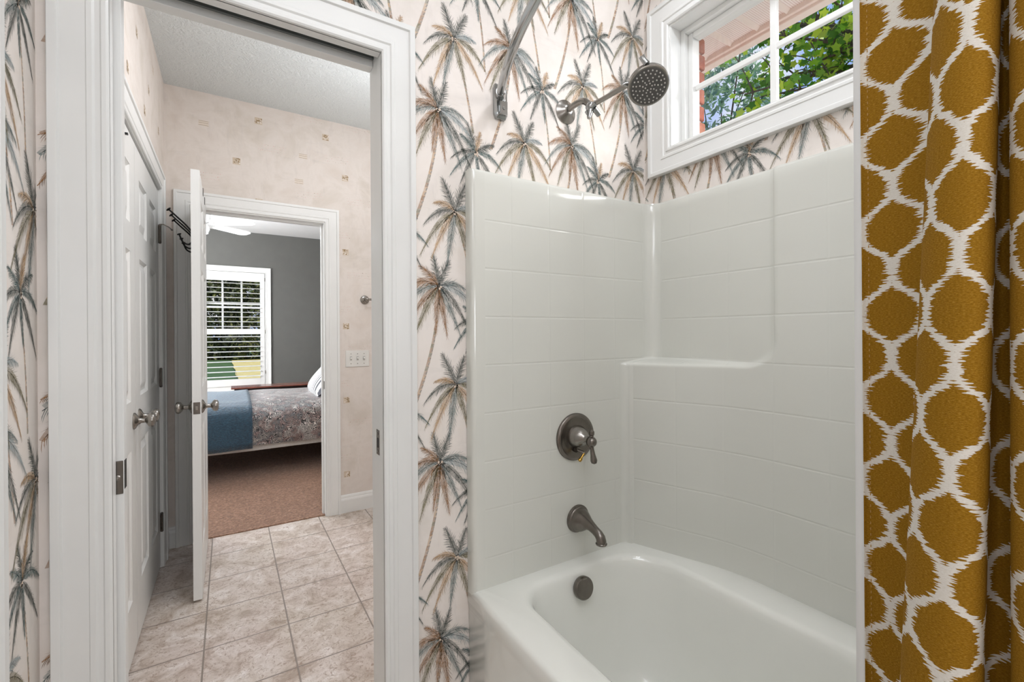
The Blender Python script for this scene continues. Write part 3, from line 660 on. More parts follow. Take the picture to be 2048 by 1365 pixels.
def oloop(ins_, z):
    L = [outer(p, ins_) for p in inner]
    for c in ((ox0+ins_, oy0+ins_), (ox1-ins_, oy0+ins_), (ox0+ins_, oy1-ins_), (ox1-ins_, oy1-ins_)):
        c = Vector(c); k = min(range(len(L)), key=lambda q: (L[q]-c).length); L[k] = c
    return [(*p, z) for p in L]
def ins(p, k): return Vector((cx+(p.x-cx)*(1-k/hx), cy+(p.y-cy)*(1-k/hy)))
RZ = .485
loops = []
for i_, z in ((.003, 0), (.003, .42), (.002, .432), (0, .445), (0, .470), (.004, .480), (.012, RZ)): loops.append(oloop(i_, z))
for k, z in ((-.018, RZ), (-.008, RZ-.001), (0, RZ-.006), (.006, RZ-.016), (.011, RZ-.035), (.022, .38), (.045, .25), (.07, .16), (.095, .115), (.13, .098), (.19, .092), (.25, .09)):
    loops.append([(*ins(p, k), z) for p in inner])
m = MB(); m.loft(loops, cap1=True); tb = m.build('tub', M['tub'], tub, True, angle=180)
# surround: a horizontal line that runs end panel -> corner -> back panel, for each height
YE = 1.21
def xm(y):
    T = [(-.31, 1.386), (.52, 1.387), (.747, 1.384), (.82, 1.378), (.87, 1.370), (.92, 1.357), (1.027, 1.316), (1.185, 1.256), (1.21, 1.247)]
    for (a, b), (c_, d_) in zip(T, T[1:]):
        if y <= c_: t = (y-a)/(c_-a); return b+(d_-b)*t
    return T[-1][1]
NX = 1.394; NY, NZ = .742, 1.152
def niche(y, z):
    # signed distance to the niche outline (negative inside): y > NY, z > NZ, rounded lower right corner
    r = .085; dy, dz = NY+r-y, NZ+r-z
    d = math.hypot(max(dy, 0), max(dz, 0))-r if (dy > 0 or dz > 0) else max(dy, dz)-r
    t = min(1, max(0, (d+.012)/.022)); return t*t*(3-2*t)
zs = [.47+.0275*k for k in range(24)]+[1.118, 1.126, 1.133, 1.139, 1.144, 1.148, 1.152, 1.156, 1.160, 1.164, 1.168, 1.174, 1.182]+[1.19+.008*k for k in range(8)]+[1.26+.045*k for k in range(11)]+[1.742, 1.749, 1.751]
zs = sorted(set(round(z, 4) for z in zs if z <= 1.7511))
ys = [1.2-.0085*k for k in range(60)]+[.685-.05*k for k in range(20)]
m = MB(); rows = []; uvs = []
for z in zs:
    k = niche(YE, z); rr = .03*k+.048*(1-k); xc = xm(YE)*k+NX*(1-k); tp = .005*max(0, (z-1.742)/.009)
    row = [(.614, 1.2485, z), (.614, 1.226, z), (.6155, 1.218, z), (.620, 1.2125, z), (.630, YE, z)]
    uv = [(.5, .5)]*4+[None]
    x1 = xc-rr
    for q in range(1, 25): row.append((.63+(x1-.63)*q/24, YE, z)); uv.append(None)
    for q in range(1, 9): a = q/9*PI/2; row.append((x1+rr*math.sin(a), YE-rr*(1-math.cos(a)), z)); uv.append((.5, .5))
    for y in ys:
        y = min(y, YE-rr-.0005*(1.2-y)) ; kk = niche(y, z); x = xm(y)*kk+NX*(1-kk)
        row.append((x, y, z)); uv.append('b')
    row = [(p[0], p[1], p[2]) for p in row]
    row = [((p[0]+(tp if i < 29 else tp) if i >= 29 else p[0]), (p[1]+tp if i > 3 and i < 29 else p[1]), p[2]) for i, p in enumerate(row)]
    rows.append(row); uvs.append(uv)
b = m.loft(rows, closed=False)
n = len(rows[0])
for i, z in enumerate(zs):
    for j in range(n):
        p = rows[i][j]; v = (z-.575)/.1465; u = (.743-p[1])/.1475 if uvs[i][j] == 'b' else (p[0]-.754)/.147
        m.uv[b+i*n+j] = (u, v)
for fi, f in enumerate(m.f):
    j = f[0] % n
    if j < 5 or 28 <= j <= 37: m.m[fi] = 1
# top ledge back to the wall
top = rows[-1]; back = [(.614, 1.2485, zs[-1])]*5+[(p[0], 1.2485, zs[-1]) for p in top[5:29]]+[(XE-.0015, 1.2485, zs[-1])]*8+[(XE-.0015, p[1], zs[-1]) for p in top[37:]]
m.loft([top, back], 1, closed=False)
m.build('surround', [M['gel'], M['cream']], tub, True, angle=60)

# ------------------------------------------------------------------ fittings
sv = thing('shower_valve', 'dark nickel round tub valve with lever handle above the spout', 'tub valve', (1.006, YE, .90))
m = MB(); m.lathe([(.081, 0), (.081, .004), (.078, .0085), (.070, .011), (.066, .0085), (.05, .0095), (.036, .011)], (1.006, YE, .902), (0, -1, 0), 48); m.build('escutcheon', M['dnickel'], sv, True)
m = MB(); m.lathe([(.038, .009), (.038, .016), (.035, .02), (.033, .03), (.026, .042), (.017, .052), (.012, .056), (.010, .06), (.010, .072)], (1.006, YE, .905), (0, -1, 0), 36); m.build('bell', M['nickel'], sv, True)
hp = Vector((1.007, 1.128, .900))
m = MB(); m.sphere(hp, .0175, 20, 14, (1, 1.05, 1)); m.tube([hp+Vector((0, 0, .014)), hp+Vector((.002, 0, .020)), hp+Vector((.002, 0, .024)), hp+Vector((.002, 0, .034)), hp+Vector((.002, 0, .0385))], [.006, .0055, .0085, .0085, .003], 14)
m.tube([hp+Vector((0, 0, -.01)), hp+Vector((.001, -.002, -.024)), hp+Vector((.002, -.005, -.042)), hp+Vector((.003, -.008, -.060)), hp+Vector((.003, -.009, -.068)), hp+Vector((.003, -.009, -.071))], [.008, .0065, .008, .0115, .009, .003], 14)
lv = m.build('lever_handle', M['dnickel'], sv, True)
m = MB(); p0 = Vector((.998, YE-.012, .862)); m.tube([p0, p0+Vector((.002, -.012, .0))], .010, 16); m.tube([p0+Vector((0, -.01, 0)), p0+Vector((.006, -.026, -.004)), p0+Vector((.010, -.032, -.007))], [.0055, .005, .0055], 10); dv = m.build('diverter', M['dnickel'], sv, True)
m = MB(); q = p0+Vector((.010, -.032, -.007)); m.tube([q, q+Vector((-.010, 0, -.013)), q+Vector((-.014, 0, -.018)), q+Vector((-.020, 0, -.023)), q+Vector((-.022, 0, -.0245))], [.0038, .0038, .0062, .0062, .002], 12); m.build('diverter_tip', M['brass'], dv, True)['label'] = 'polished brass diverter tip'
sp_ = thing('tub_spout', 'dark nickel curved tub spout below the valve', 'tub spout', (1.015, YE, .62))
m = MB(); m.lathe([(.047, 0), (.047, .004), (.045, .007), (.043, .0075), (.042, .011), (.038, .014)], (1.015, YE, .62), (0, -1, 0), 40); m.build('flange', M['dnickel'], sp_, True)
m = MB(); m.tube([(1.015, 1.200, .62), (1.015, 1.188, .62), (1.0145, 1.172, .621), (1.014, 1.156, .621), (1.013, 1.138, .618), (1.012, 1.118, .612), (1.0115, 1.102, .606), (1.011, 1.092, .598), (1.011, 1.088, .587), (1.011, 1.088, .582)], [.040, .0375, .0290, .0205, .0160, .0142, .0146, .0155, .0160, .0160], 28)
m.build('spout_body', M['dnickel'], sp_, True)
m = MB(); m.lathe([(.0175, 0), (.0185, .002), (.0185, .004), (.0165, .006)], (1.011, 1.088, .5775), (0, 0, 1), 24); m.build('spout_lip', M['dnickel'], sp_, True)
ov = thing('overflow_cap', 'dark nickel round overflow cap inside the tub', 'overflow cap', (.964, 1.13, .43))
ax = Vector((0, -1, .16)).normalized(); oc = Vector((.966, 1.146, .432))
m = MB(); m.lathe([(.028, -.006), (.030, .008), (.034, .012), (.0355, .016), (.0355, .028), (.033, .032), (.02, .034), (0, .0345)], oc, ax, 40); m.build('cap', M['dnickel'], ov, True)
m = MB(); m.box(.960, .976, 1.118, 1.128, .463, .468); m.build('lift_tab', M['nickel'], ov, bevel=.001)
# shower head
sh = thing('overhead_shower', 'nickel shower head on an extension arm over the tub', 'shower head', (1.01, 1.25, 2.03))
m = MB(); m.lathe([(.042, 0), (.0415, .003), (.037, .006), (.026, .012), (.019, .019), (.012, .022)], (1.005, YA0, 2.03), (0, -1, 0), 40); m.build('wall_flange', M['nickel'], sh, True)
def crv(P, k=6):
    P = [Vector(p) for p in P]; out = []
    for i in range(len(P)-1):
        p0, p1, p2, p3 = P[max(i-1, 0)], P[i], P[i+1], P[min(i+2, len(P)-1)]
        for j in range(k):
            t = j/k; out.append(.5*((2*p1)+(p2-p0)*t+(2*p0-5*p1+4*p2-p3)*t*t+(3*p1-p0-3*p2+p3)*t**3))
    return out+[P[-1]]
J = Vector((1.018, 1.135, 2.003))
m = MB(); m.tube(crv([(1.005, 1.24, 2.03), (1.007, 1.205, 2.036), (1.011, 1.165, 2.033), (1.0155, 1.145, 2.018), J]), .0105, 16); m.build('shower_arm', M['nickel'], sh, True)
HC = Vector((1.034, .905, 1.968)); HN = Vector((-.33, -.50, -.80)).normalized()
m = MB(); m.sphere(J, .0165, 16, 12); m.tube([J+Vector((0, 0, -.01)), J+Vector((-.004, 0, -.026)), J+Vector((-.010, -.002, -.040))], [.012, .0095, .006], 12)
m.tube([J+Vector((.0, .018, -.014)), J+Vector((.0, -.026, .004))], .0085, 14); m.tube([J+Vector((.004, -.012, -.008)), J+Vector((.03, -.008, -.022))], .0095, 14); m.build('swivel_joint', M['chrome'], sh, True)
K = HC-HN*.045
m = MB(); m.tube(crv([J+Vector((0, -.01, .002)), J.lerp(K, .35)+Vector((0, 0, .006)), J.lerp(K, .7)+Vector((0, 0, .010)), K]), .0078, 16); m.build('extension_arm', M['nickel'], sh, True)
m = MB(); m.lathe([(.012, -.052), (.019, -.045), (.024, -.036), (.040, -.026), (.054, -.020), (.0585, -.014), (.0585, -.002), (.056, .0005), (.051, .0005)], HC, HN, 48); hd = m.build('head_shell', M['nickel'], sh, True)
m = MB(); m.lathe([(.052, -.002), (.052, .0015), (.048, .002), (0, .002)], HC, HN, 48); fp = m.build('spray_face', M['nozzle'], sh, True)
m = MB(); u, v, _ = basis(HN)
for ring, cnt in ((.045, 24), (.036, 17), (.026, 11), (.017, 9), (.0095, 6)):
    for k in range(cnt):
        a = 2*PI*k/cnt+ring*40; m.lathe([(.0021, 0), (.0019, .0022), (.0008, .0028)], HC+HN*.0018+(u*math.cos(a)+v*math.sin(a))*ring, HN, 8)
m.build('nozzles', M['pin'], fp, True)['kind'] = 'stuff'
upv = (Vector((0, 0, 1))-HN*HN.z).normalized(); q = HC+upv*.056-HN*.012+Vector((-.012, .008, 0))
m = MB(); m.tube([q, q+Vector((-.006, .006, .012)), q+Vector((-.012, .008, .022))], [.009, .008, .0085], 14); m.build('pause_knob', M['chrome'], sh, True)
q2 = HC-upv*.045+Vector((.01, .02, 0)); m = MB(); m.tube([HC-HN*.02+u*.045, HC-HN*.018+u*.066, HC-HN*.012+u*.074], [.008, .006, .003], 12); m.build('mode_lever', M['chrome'], sh, True)
# curved rod
def rodx(y): return .545+.315*(y-.47)**2
rod = thing('shower_rod', 'chrome curved shower rod fixed to the palm wallpaper', 'shower rod', (.72, YA0, 2.0))
m = MB(); m.tube([(rodx(y), y, 2.0) for y in [1.235-.03*k for k in range(52)]], .0127, 20); m.build('rod', M['chrome'], rod, True)
for y, s in ((YA0, -1), (-.325, 1)):
    m = MB(); x = rodx(y)
    pr = [(x-.020, 2.045), (x+.020, 2.045), (x+.024, 2.03), (x+.024, 1.95), (x+.017, 1.936), (x-.017, 1.936), (x-.024, 1.95), (x-.024, 2.03)]
    m.loft([[(a, y, b_) for a, b_ in pr], [(a, y+s*.010, b_) for a, b_ in pr], [(x+(a-x)*.75, y+s*.017, 1.99+(b_-1.99)*.82) for a, b_ in pr]], cap0=True, cap1=True)
    m.box(x-.013, x+.013, y+s*.012, y+s*.030, 1.945, 1.985); m.tube([(x, y+s*.01, 2.0), (rodx(y+s*.05), y+s*.05, 2.0)], .0155, 18); m.lathe([(.005, 0), (.005, .002), (.002, .002)], (x, y+s*.030, 1.962), (0, s, 0), 12)
    m.build('end_bracket', M['chrome'], rod, True, bevel=.001)

# ------------------------------------------------------------------ curtain and liner
def ytan(px): return math.tan(math.atan((px-1024)/FPX)+YAW)
# (px at the top of the view, px at the bottom, X); folds as seen, then further folds out of the picture
CP = [(1723, 1727, .640), (1738, 1741, .6435), (1775, 1772, .642), (1820, 1800, .638), (1876, 1822, .628), (1892, 1822, .607), (1884, 1806, .585), (1876, 1790, .566), (1892, 1805, .552), (1920, 1840, .543), (1955, 1885, .541), (1985, 1925, .546), (2004, 1950, .558), (2008, 1957, .573), (2004, 1957, .583), (2008, 1972, .592), (2016, 1992, .596), (2030, 2020, .593), (2034, 2034, .584), (2026, 2026, .573), (2024, 2020, .562), (2038, 2036, .550), (2066, 2066, .544), (2100, 2100, .546)]
def csec(z):
    s = min(1.25, max(-.25, (1.6-z)/.76)); P = []
    for a, b_, x in CP:
        px = a+(b_-a)*s; P.append((x, x/ytan(px)))
    x0, y0 = P[-1]
    for k in range(1, 34):
        a = k*.55; P.append((.575-.032*math.cos(a)+0*x0, y0-.0095*k-.006*math.sin(2*a)))
    # pinch to the rod at the top, keep outside the tub at the bottom
    t = min(1, max(0, (z-1.70)/.27)); t = t*t*(3-2*t); out = []
    bt = min(1, max(0, (.80-z)/.28)); bt = bt*bt*(3-2*bt)
    for x, y in P:
        xr = rodx(y)+(x-.59)*.35; x = x+(xr-x)*t
        xb = .545+(x-.59)*.9; x = x+(xb-x)*bt
        out.append(Vector((x, y, z)))
    return out
m = MB(); zz = [.16+.03*k for k in range(61)]+[1.985]; rows = []; L0 = None
for z in zz: rows.append(crv(csec(z), 7))
b = m.loft(rows, closed=False); n = len(rows[0]); ref = rows[30]; acc = [0]
for j in range(1, n): acc.append(acc[-1]+(ref[j]-ref[j-1]).length)
for i, z in enumerate(zz):
    for j in range(n): m.uv[b+i*n+j] = (acc[j]+.035-.004*z+(.033 if j >= 42 else 0), z-.0077)
cu = thing('shower_curtain', 'mustard and white ikat ogee shower curtain gathered on the rod', 'shower curtain', (.58, .1, 1.0))
cl = m.build('cloth', M['curtain'], cu, True, angle=180)
sm = cl.modifiers.new('solid', 'SOLIDIFY'); sm.thickness = .0012; sm.offset = 0
m = MB()
for k in range(260):
    z = .2+.0068*k; r = csec(z); p = r[1]+Vector((-.0012, 0, 0)); m.obox(p, (1, 0, 0), (0, 1, 0), (0, 0, 1), .0003, .0004, .0014)
m.build('hem_stitching', simple('tan_thread', (188, 146, 72), .8), cu)
li = thing('shower_liner', 'white vinyl liner edge showing behind the mustard curtain', 'shower liner', (.64, .2, 1.0))
m = MB(); rows = []
for z in [.5+.06*k for k in range(25)]+[1.98]:
    t = min(1, max(0, (z-1.75)/.23)); P = []
    for k in range(40):
        y = .2515-.014*k; x = .652+.010*math.sin(k*.8)*(min(1, k/4)); P.append(Vector((x+(rodx(y)+.016-x)*t, y, z)))
    rows.append(P)
m.loft(rows, closed=False); lo = m.build('vinyl_sheet', M['liner'], li, True, angle=180); sm = lo.modifiers.new('solid', 'SOLIDIFY'); sm.thickness = .0012

# ------------------------------------------------------------------ hall fittings
sw = thing('light_switch', 'white three-gang light switch plate on the hall wall', 'light switch', (.785, YH, 1.085))
m = MB(); m.box(.703, .866, YH-.005, YH, 1.027, 1.143); m.build('cover_plate', M['plate'], sw, bevel=.0025)
for k in range(3):
    x = .739+.0455*k; m = MB(); m.obox((x, YH-.009, 1.087), (1, 0, 0), Vector((0, -1, .5)).normalized(), Vector((0, .5, 1)).normalized(), .0048, .008, .005); tg = m.build('toggle', M['plate'], sw, bevel=.001)
    m = MB(); m.box(x-.0075, x+.0075, YH-.0056, YH-.0048, 1.072, 1.102); m.build('toggle_slot', simple('grey_shadow_gap', (196, 194, 189), .6), tg)
    for z in (1.05, 1.12):
        m = MB(); m.lathe([(.003, 0), (.0028, .001), (.001, .0014)], (x, YH-.005, z), (0, -1, 0), 10); m.build('screw', M['nickel'], sw, True)
tr = thing('towel_bar', 'brushed nickel towel bar with round rosette on hall wall', 'towel bar', (.84, YH, 1.51))
for x in (.838, 1.36):
    m = MB(); m.lathe([(.031, 0), (.031, .005), (.027, .009), (.019, .011), (.0185, .016), (.012, .019), (.0105, .022)], (x, YH, 1.508), (0, -1, 0), 32); m.build('rosette', M['nickel'], tr, True)
    m = MB(); m.tube([(x, YH-.018, 1.508), (x, YH-.06, 1.508)], [.0085, .0075], 16); m.sphere((x, YH-.066, 1.508), .0135, 14, 10); m.build('post', M['nickel'], tr, True)
m = MB(); m.tube([(.838, YH-.066, 1.508), (1.36, YH-.066, 1.508)], .008, 14); m.build('bar', M['nickel'], tr, True)
# over-the-door hooks
hk = thing('over_door_hook_rack', 'black metal hook rack hung over the open bedroom door', 'hook rack', (-.15, 3.03, 1.8))
XL = -.1465
for y in (2.93, 3.12):
    m = MB(); m.box(XL-.0025, -.1085, y-.012, y+.012, 2.0385, 2.0405); m.box(-.1105, -.1085, y-.012, y+.012, 2.003, 2.0405); m.box(XL-.0065, XL-.001, y-.012, y+.012, 1.655, 2.0405); m.box(XL-.0065, XL, y-.012, y+.012, 2.036, 2.0405); m.build('strap', M['black'], hk)
m = MB(); m.box(XL-.006, XL-.0025, 2.85, 3.20, 1.77, 1.80); m.box(XL-.006, XL-.0025, 2.85, 3.20, 1.70, 1.72); m.build('cross_bar', M['black'], hk)
for y in (2.90, 3.03, 3.16):
    m = MB(); m.tube(crv([(XL-.006, y, 1.785), (XL-.012, y, 1.80), (XL-.04, y, 1.835), (XL-.075, y, 1.87), (XL-.108, y, 1.903)]), .0042, 10); m.lathe([(.006, -.003), (.012, 0), (.012, .003), (.004, .006)], (XL-.108, y, 1.903), (-.7, 0, .7), 14)
    m.tube(crv([(XL-.006, y, 1.79), (XL-.010, y, 1.75), (XL-.028, y, 1.732), (XL-.052, y, 1.745), (XL-.065, y, 1.78)]), .0042, 10); m.lathe([(.005, -.003), (.010, 0), (.010, .003), (.004, .005)], (XL-.065, y, 1.78), (-.4, 0, .9), 14)
    m.build('double_hook', M['black'], hk, True)

# ------------------------------------------------------------------ bedroom
w2 = thing('window_2', 'white bedroom window behind the plantation shutter', 'window', (.05, YB, .5), kind='structure')
m = MB(); casing(m, [(BX0, BZ0), (BX0, BZ1), (BX1, BZ1), (BX1, BZ0)], True, lambda p, v: (p.x, YB-v, p.y), scale=.82); m.build('casing', M['trim'], w2, True, angle=30)
def fr2(mb, x0, x1, z0, z1, wd, y0, y1):
    mb.box(x0, x0+wd, y0, y1, z0, z1); mb.box(x1-wd, x1, y0, y1, z0, z1); mb.box(x0+wd, x1-wd, y0, y1, z0, z0+wd); mb.box(x0+wd, x1-wd, y0, y1, z1-wd, z1)
m = MB(); fr2(m, BX0, BX1, BZ0, BZ1, .02, 7.60, 7.69); m.build('frame', M['trim'], w2)
m = MB(); fr2(m, BX0+.02, BX1-.02, 1.31, BZ1-.02, .04, 7.655, 7.685); us = m.build('upper_sash', M['trim'], w2)
for k in (1, 2): m = MB(); x = BX0+.06+(BX1-BX0-.12)*k/3; m.box(x-.012, x+.012, 7.66, 7.675, 1.35, BZ1-.06); m.build('muntin', M['trim'], us)
m = MB(); m.box(BX0+.06, BX1-.06, 7.6615, 7.6735, 1.70, 1.722); m.build('muntin', M['trim'], us)
m = MB(); fr2(m, BX0+.02, BX1-.02, BZ0+.02, 1.33, .04, 7.625, 7.655); m.build('lower_sash', M['trim'], w2)
m = MB(); m.box(BX0+.05, BX1-.05, 7.667, 7.669, 1.34, BZ1-.05); m.box(BX0+.05, BX1-.05, 7.639, 7.641, BZ0+.05, 1.30); m.build('pane', M['glass'], w2)
ps = thing('plantation_shutter', 'white plantation shutter with open louvers in bedroom window', 'shutter', (.05, YB, .54))
SX0, SX1 = BX0+.004, BX1-.006; ls0, ls1 = SX0+.05, SX1-.053
m = MB(); m.box(SX0, ls0, 7.566, 7.594, BZ0+.005, BZ1-.005); m.build('stile', M['trim'], ps, bevel=.002)
m = MB(); m.box(ls1, SX1, 7.566, 7.594, BZ0+.005, BZ1-.005); m.build('stile', M['trim'], ps, bevel=.002)
for a, b_ in ((BZ0+.005, .635), (1.275, 1.350), (2.035, BZ1-.005)): m = MB(); m.box(ls0, ls1, 7.566, 7.594, a, b_); m.build('rail', M['trim'], ps, bevel=.002)
def louver(z, tilt):
    m = MB(); n_ = 12; c_, s_ = math.cos(tilt), math.sin(tilt); L = []
    for k in range(n_): a = 2*PI*k/n_; y, h = .042*math.cos(a), .0055*math.sin(a); L.append((y*c_-h*s_, y*s_+h*c_))
    m.loft([[(x, 7.58+p, z+q_) for p, q_ in L] for x in (ls0, ls1)], cap0=True, cap1=True); m.build('louver', M['trim'], ps, True)
for z0, z1, n_ in ((.635, 1.275, 9), (1.350, 2.035, 10)):
    for k in range(n_): louver(z0+(z1-z0)*(k+.5)/n_, .35 if (z0 > 1 and k == 4) else .06)
for z in (.72, 1.31, 2.07): m = MB(); m.tube([(SX1+.002, 7.563, z-.025), (SX1+.002, 7.563, z+.025)], .004, 8); m.build('hinge', M['nickel'], ps, True)
# fan
FC = Vector((-.24, 5.66, 2.415))
fn = thing('ceiling_fan', 'white ceiling fan on the bedroom ceiling', 'ceiling fan', (FC.x, FC.y, ZC))
m = MB(); m.lathe([(.06, 0), (.058, -.03), (.03, -.05), (.014, -.055), (.014, -.18)], (FC.x, FC.y, ZC), (0, 0, 1), 24); m.build('downrod', M['fanw'], fn, True)
m = MB(); m.lathe([(.02, .16), (.07, .15), (.09, .11), (.09, .04), (.07, .01), (.05, 0), (.0, 0)], FC-Vector((0, 0, .0)), (0, 0, 1), 32); m.build('motor', M['fanw'], fn, True)
m = MB(); m.lathe([(.05, 0), (.075, -.03), (.085, -.06), (.07, -.1), (.03, -.12), (0, -.122)], FC, (0, 0, 1), 24); m.build('light_bowl', M['fanw'], fn, True)
for k in range(5):
    a = math.radians(38+72*k); d = Vector((math.cos(a), math.sin(a), 0)); s = Vector((-math.sin(a), math.cos(a), 0)); s2 = (s+Vector((0, 0, -.16))).normalized(); nn = d.cross(s2)
    m = MB(); L = [(.17, .045), (.2, .055), (.50, .074), (.545, .055), (.562, .03)]; loops = []
    pts = [FC+d*r+s2*w_ for r, w_ in L]+[FC+d*r-s2*w_ for r, w_ in reversed(L)]
    m.loft([[p+nn*.004 for p in pts], [p-nn*.004 for p in pts]], cap0=True, cap1=True); m.obox(FC+d*.13+Vector((0, 0, .02)), d, s2, nn, .07, .015, .004); m.build('blade', M['fanw'], fn)
# bed
BY0, BY1, BXL, BXR = 4.62, 6.02, -.95, 1.95
bd = thing('bed', 'double bed with pale box spring seen through the doorway', 'bed', (.4, 5.3, 0))
m = MB(); m.box(BXL+.02, BXR, BY0+.01, BY1, .235, .30); m.build('bed_frame', M['black'], bd, bevel=.005)
for x in (BXL+.15, BXR-.15):
    for y in (BY0+.2, BY1-.12): m = MB(); m.tube([(x, y, .006), (x, y, .24)], .025, 12); m.build('leg', M['black'], bd)
def slab(x0, x1, y0, y1, z0, z1, r, amp, seed, nx=46, ny=26):
    rn = random.Random(seed); ph = [(rn.uniform(3, 11), rn.uniform(3, 9), rn.uniform(0, 6)) for _ in range(5)]; loops = []
    def H(x, y): return sum(math.sin(a*x+p)*math.sin(b*y+p*1.7) for a, b, p in ph)*amp
    prof = [(0, z0), (0, z0+(z1-z0)*.35), (.0, z1-r), (r*.12, z1-r*.5), (r*.45, z1-r*.12), (r*1.1, z1)]
    pts = [(x0+(x1-x0)*i/nx, y0) for i in range(nx)]+[(x1, y0+(y1-y0)*i/ny) for i in range(ny)]+[(x1-(x1-x0)*i/nx, y1) for i in range(nx)]+[(x0, y1-(y1-y0)*i/ny) for i in range(ny)]
    cx_, cy_ = (x0+x1)/2, (y0+y1)/2; hx_, hy_ = (x1-x0)/2, (y1-y0)/2
    for k, z in prof+[(hy_*.3, z1+.02), (hy_*.6, z1+.03), (hy_*.95, z1+.03)]:
        L_ = []
        for x, y in pts:
            X, Y = cx_+(x-cx_)*(1-k/hx_), cy_+(y-cy_)*(1-k/hy_)
            if k < .01: L_.append((X, Y+H(x*1.3, z*6), z+H(x*.8, y)*.5))
            else: L_.append((X, Y, z+H(X, Y)*min(1, k/.08)))
        loops.append(L_)
    m_ = MB(); m_.loft(loops, cap1=True); return m_
m = slab(BXL, BXR, BY0, BY1, .24, .34, .02, .002, 1); m.build('box_spring', M['box'], bd, True, angle=60)
m = slab(BXL+.01, BXR, BY0+.01, BY1-.01, .335, .50, .05, .003, 2); m.build('mattress', M['box'], bd, True, angle=60)
cm = slab(BXL-.03, BXR-.02, BY0-.035, BY1+.03, .292, .625, .12, .006, 5); cf = cm.build('comforter', M['paisley'], None, True, angle=180); tag(cf, 'dark paisley print comforter spread over the bed', 'comforter')
rq = random.Random(5); phq = [(rq.uniform(3, 11), rq.uniform(3, 9), rq.uniform(0, 6)) for _ in range(5)]
def HQ(x, y): return sum(math.sin(a*x+p)*math.sin(b*y+p*1.7) for a, b, p in phq)*.006
qm = MB(); secs = []; half = (BY1+.03-(BY0-.035))/2; q0, q1 = BY0-.035, BY1+.03
pq = [(0, .268), (0, .33), (0, .39), (0, .45), (0, .505), (.014, .565), (.054, .611), (.132, .625)]+[(.132+(half*.3-.132)*k/4, .625+.005*k) for k in range(1, 5)]+[(half*(.3+.3*k/3), .645+.0034*k) for k in range(1, 4)]+[(half*.8, .655), (half, .655)]
def qlift(k): return .016 if k < .01 else .016
for i in range(37):
    x = BXL-.05+(.175-BXL+.05)*i/36; L_ = []
    for side in (0, 1):
        for k, z in (pq if side == 0 else pq[-2::-1]):
            y = (q0+k) if side == 0 else (q1-k); o_ = -1 if side == 0 else 1
            if k < .01: L_.append((x, y+o_*.020+o_*.003*math.sin(x*13+z*9), z+.002*math.sin(x*17)))
            else: L_.append((x, y+o_*max(0, .018-k*.12), z+.014+HQ(x, y)*min(1, k/.08)))
    secs.append(L_)
qm.loft(secs, closed=False)
qf = qm.build('quilt', M['quilt'], None, True, angle=180); so_ = qf.modifiers.new('solid', 'SOLIDIFY'); so_.thickness = .012; so_.offset = 1; tag(qf, 'blue quilt folded across the foot of the bed', 'quilt')
def pillow(name, c, ux, uy, hw, hh, th, mat, label):
    c, ux, uy = Vector(c), Vector(ux).normalized(), Vector(uy).normalized(); nz = ux.cross(uy); m_ = MB(); N_ = 16
    for s_ in (1, -1):
        g = [];
        for i in range(N_+1):
            for j in range(N_+1):
                a, b_ = i/N_*2-1, j/N_*2-1; pinch = 1-.10*(1-abs(a*b_)) if max(abs(a), abs(b_)) > .99 else 1; q_ = max(0, (1-a**4)*(1-b_**4))**.5
                g.append(c+ux*(a*hw*(1-.06*(1-b_*b_)*0))+uy*(b_*hh)+nz*(s_*th*q_))
        bb = m_.add(g, [((i*(N_+1)+j), (i+1)*(N_+1)+j, (i+1)*(N_+1)+j+1, i*(N_+1)+j+1)[::s_] for i in range(N_) for j in range(N_)])
        for i in range(N_+1):
            for j in range(N_+1): m_.uv[bb+i*(N_+1)+j] = (i/N_, j/N_)
    o_ = m_.build(name, mat, None, True, angle=180); return tag(o_, label, 'pillow', 'pillows at the head of the bed')
pillow('pillow', (.91, 5.1, .84), (0, 1, 0), (.55, 0, .62), .30, .26, .10, M['stripe'], 'grey striped pillow leaning back at the head of the bed')
pillow('pillow', (.98, 4.80, .755), (0, 1, 0), (.74, 0, .45), .20, .22, .08, M['stripe'], 'lower striped pillow in front, mostly hidden by the door casing')
ct = thing('low_console', 'low reddish wood console under the bedroom window', 'console', (1.0, 6.9, 0))
m = MB(); m.box(.025, 2.0, 6.62, 6.90, .585, .606); m.build('top', M['wood'], ct, bevel=.004)
m = MB(); m.box(.06, 1.97, 6.65, 6.89, .05, .585); m.build('body', M['darkwood'], ct, bevel=.004)
for x in (.38, 1.02, 1.65): m = MB(); m.box(x-.28, x+.28, 6.642, 6.65, .12, .54); dr = m.build('door', M['wood'], ct, bevel=.002); m = MB(); m.lathe([(.006, 0), (.006, .012), (.012, .018), (.008, .024), (0, .025)], (x+.2, 6.642, .35), (0, -1, 0), 14); m.build('knob', M['nickel'], dr, True)

# ------------------------------------------------------------------ outdoors
m = MB(); m.add([(-60, -30, -.4), (70, -30, -.4), (70, 90, -.4), (-60, 90, -.4)], [(0, 1, 2, 3)]); struct(m.build('ground', M['lawn']), 'green lawn outside the windows', 'lawn')
m = MB(); pts = [(.36-.007*k+.03*math.sin(k*1.3), 10+k*.96+.2*math.sin(k*.9)) for k in range(28)]; m.add([(x, y, -.385+.01*math.sin(y)) for x, y in pts]+[(30, y, -.385) for x, y in reversed(pts)], [tuple(range(56))]); tag(m.build('dry_grass', M['straw']), 'patch of sunlit straw-coloured grass beyond the bedroom window', 'dry grass', kind='stuff')
m = MB(); m.box(1.65, 5.2, -6, 5, -.39, -.3); struct(m.build('bounce_slab', simple('pale_bounce_concrete', (222, 216, 206), .9, var=.05)), 'unseen pale slab added to bounce light up to the soffit', 'bounce_slab')  # unseen slab, added to bounce sunlight onto the soffit
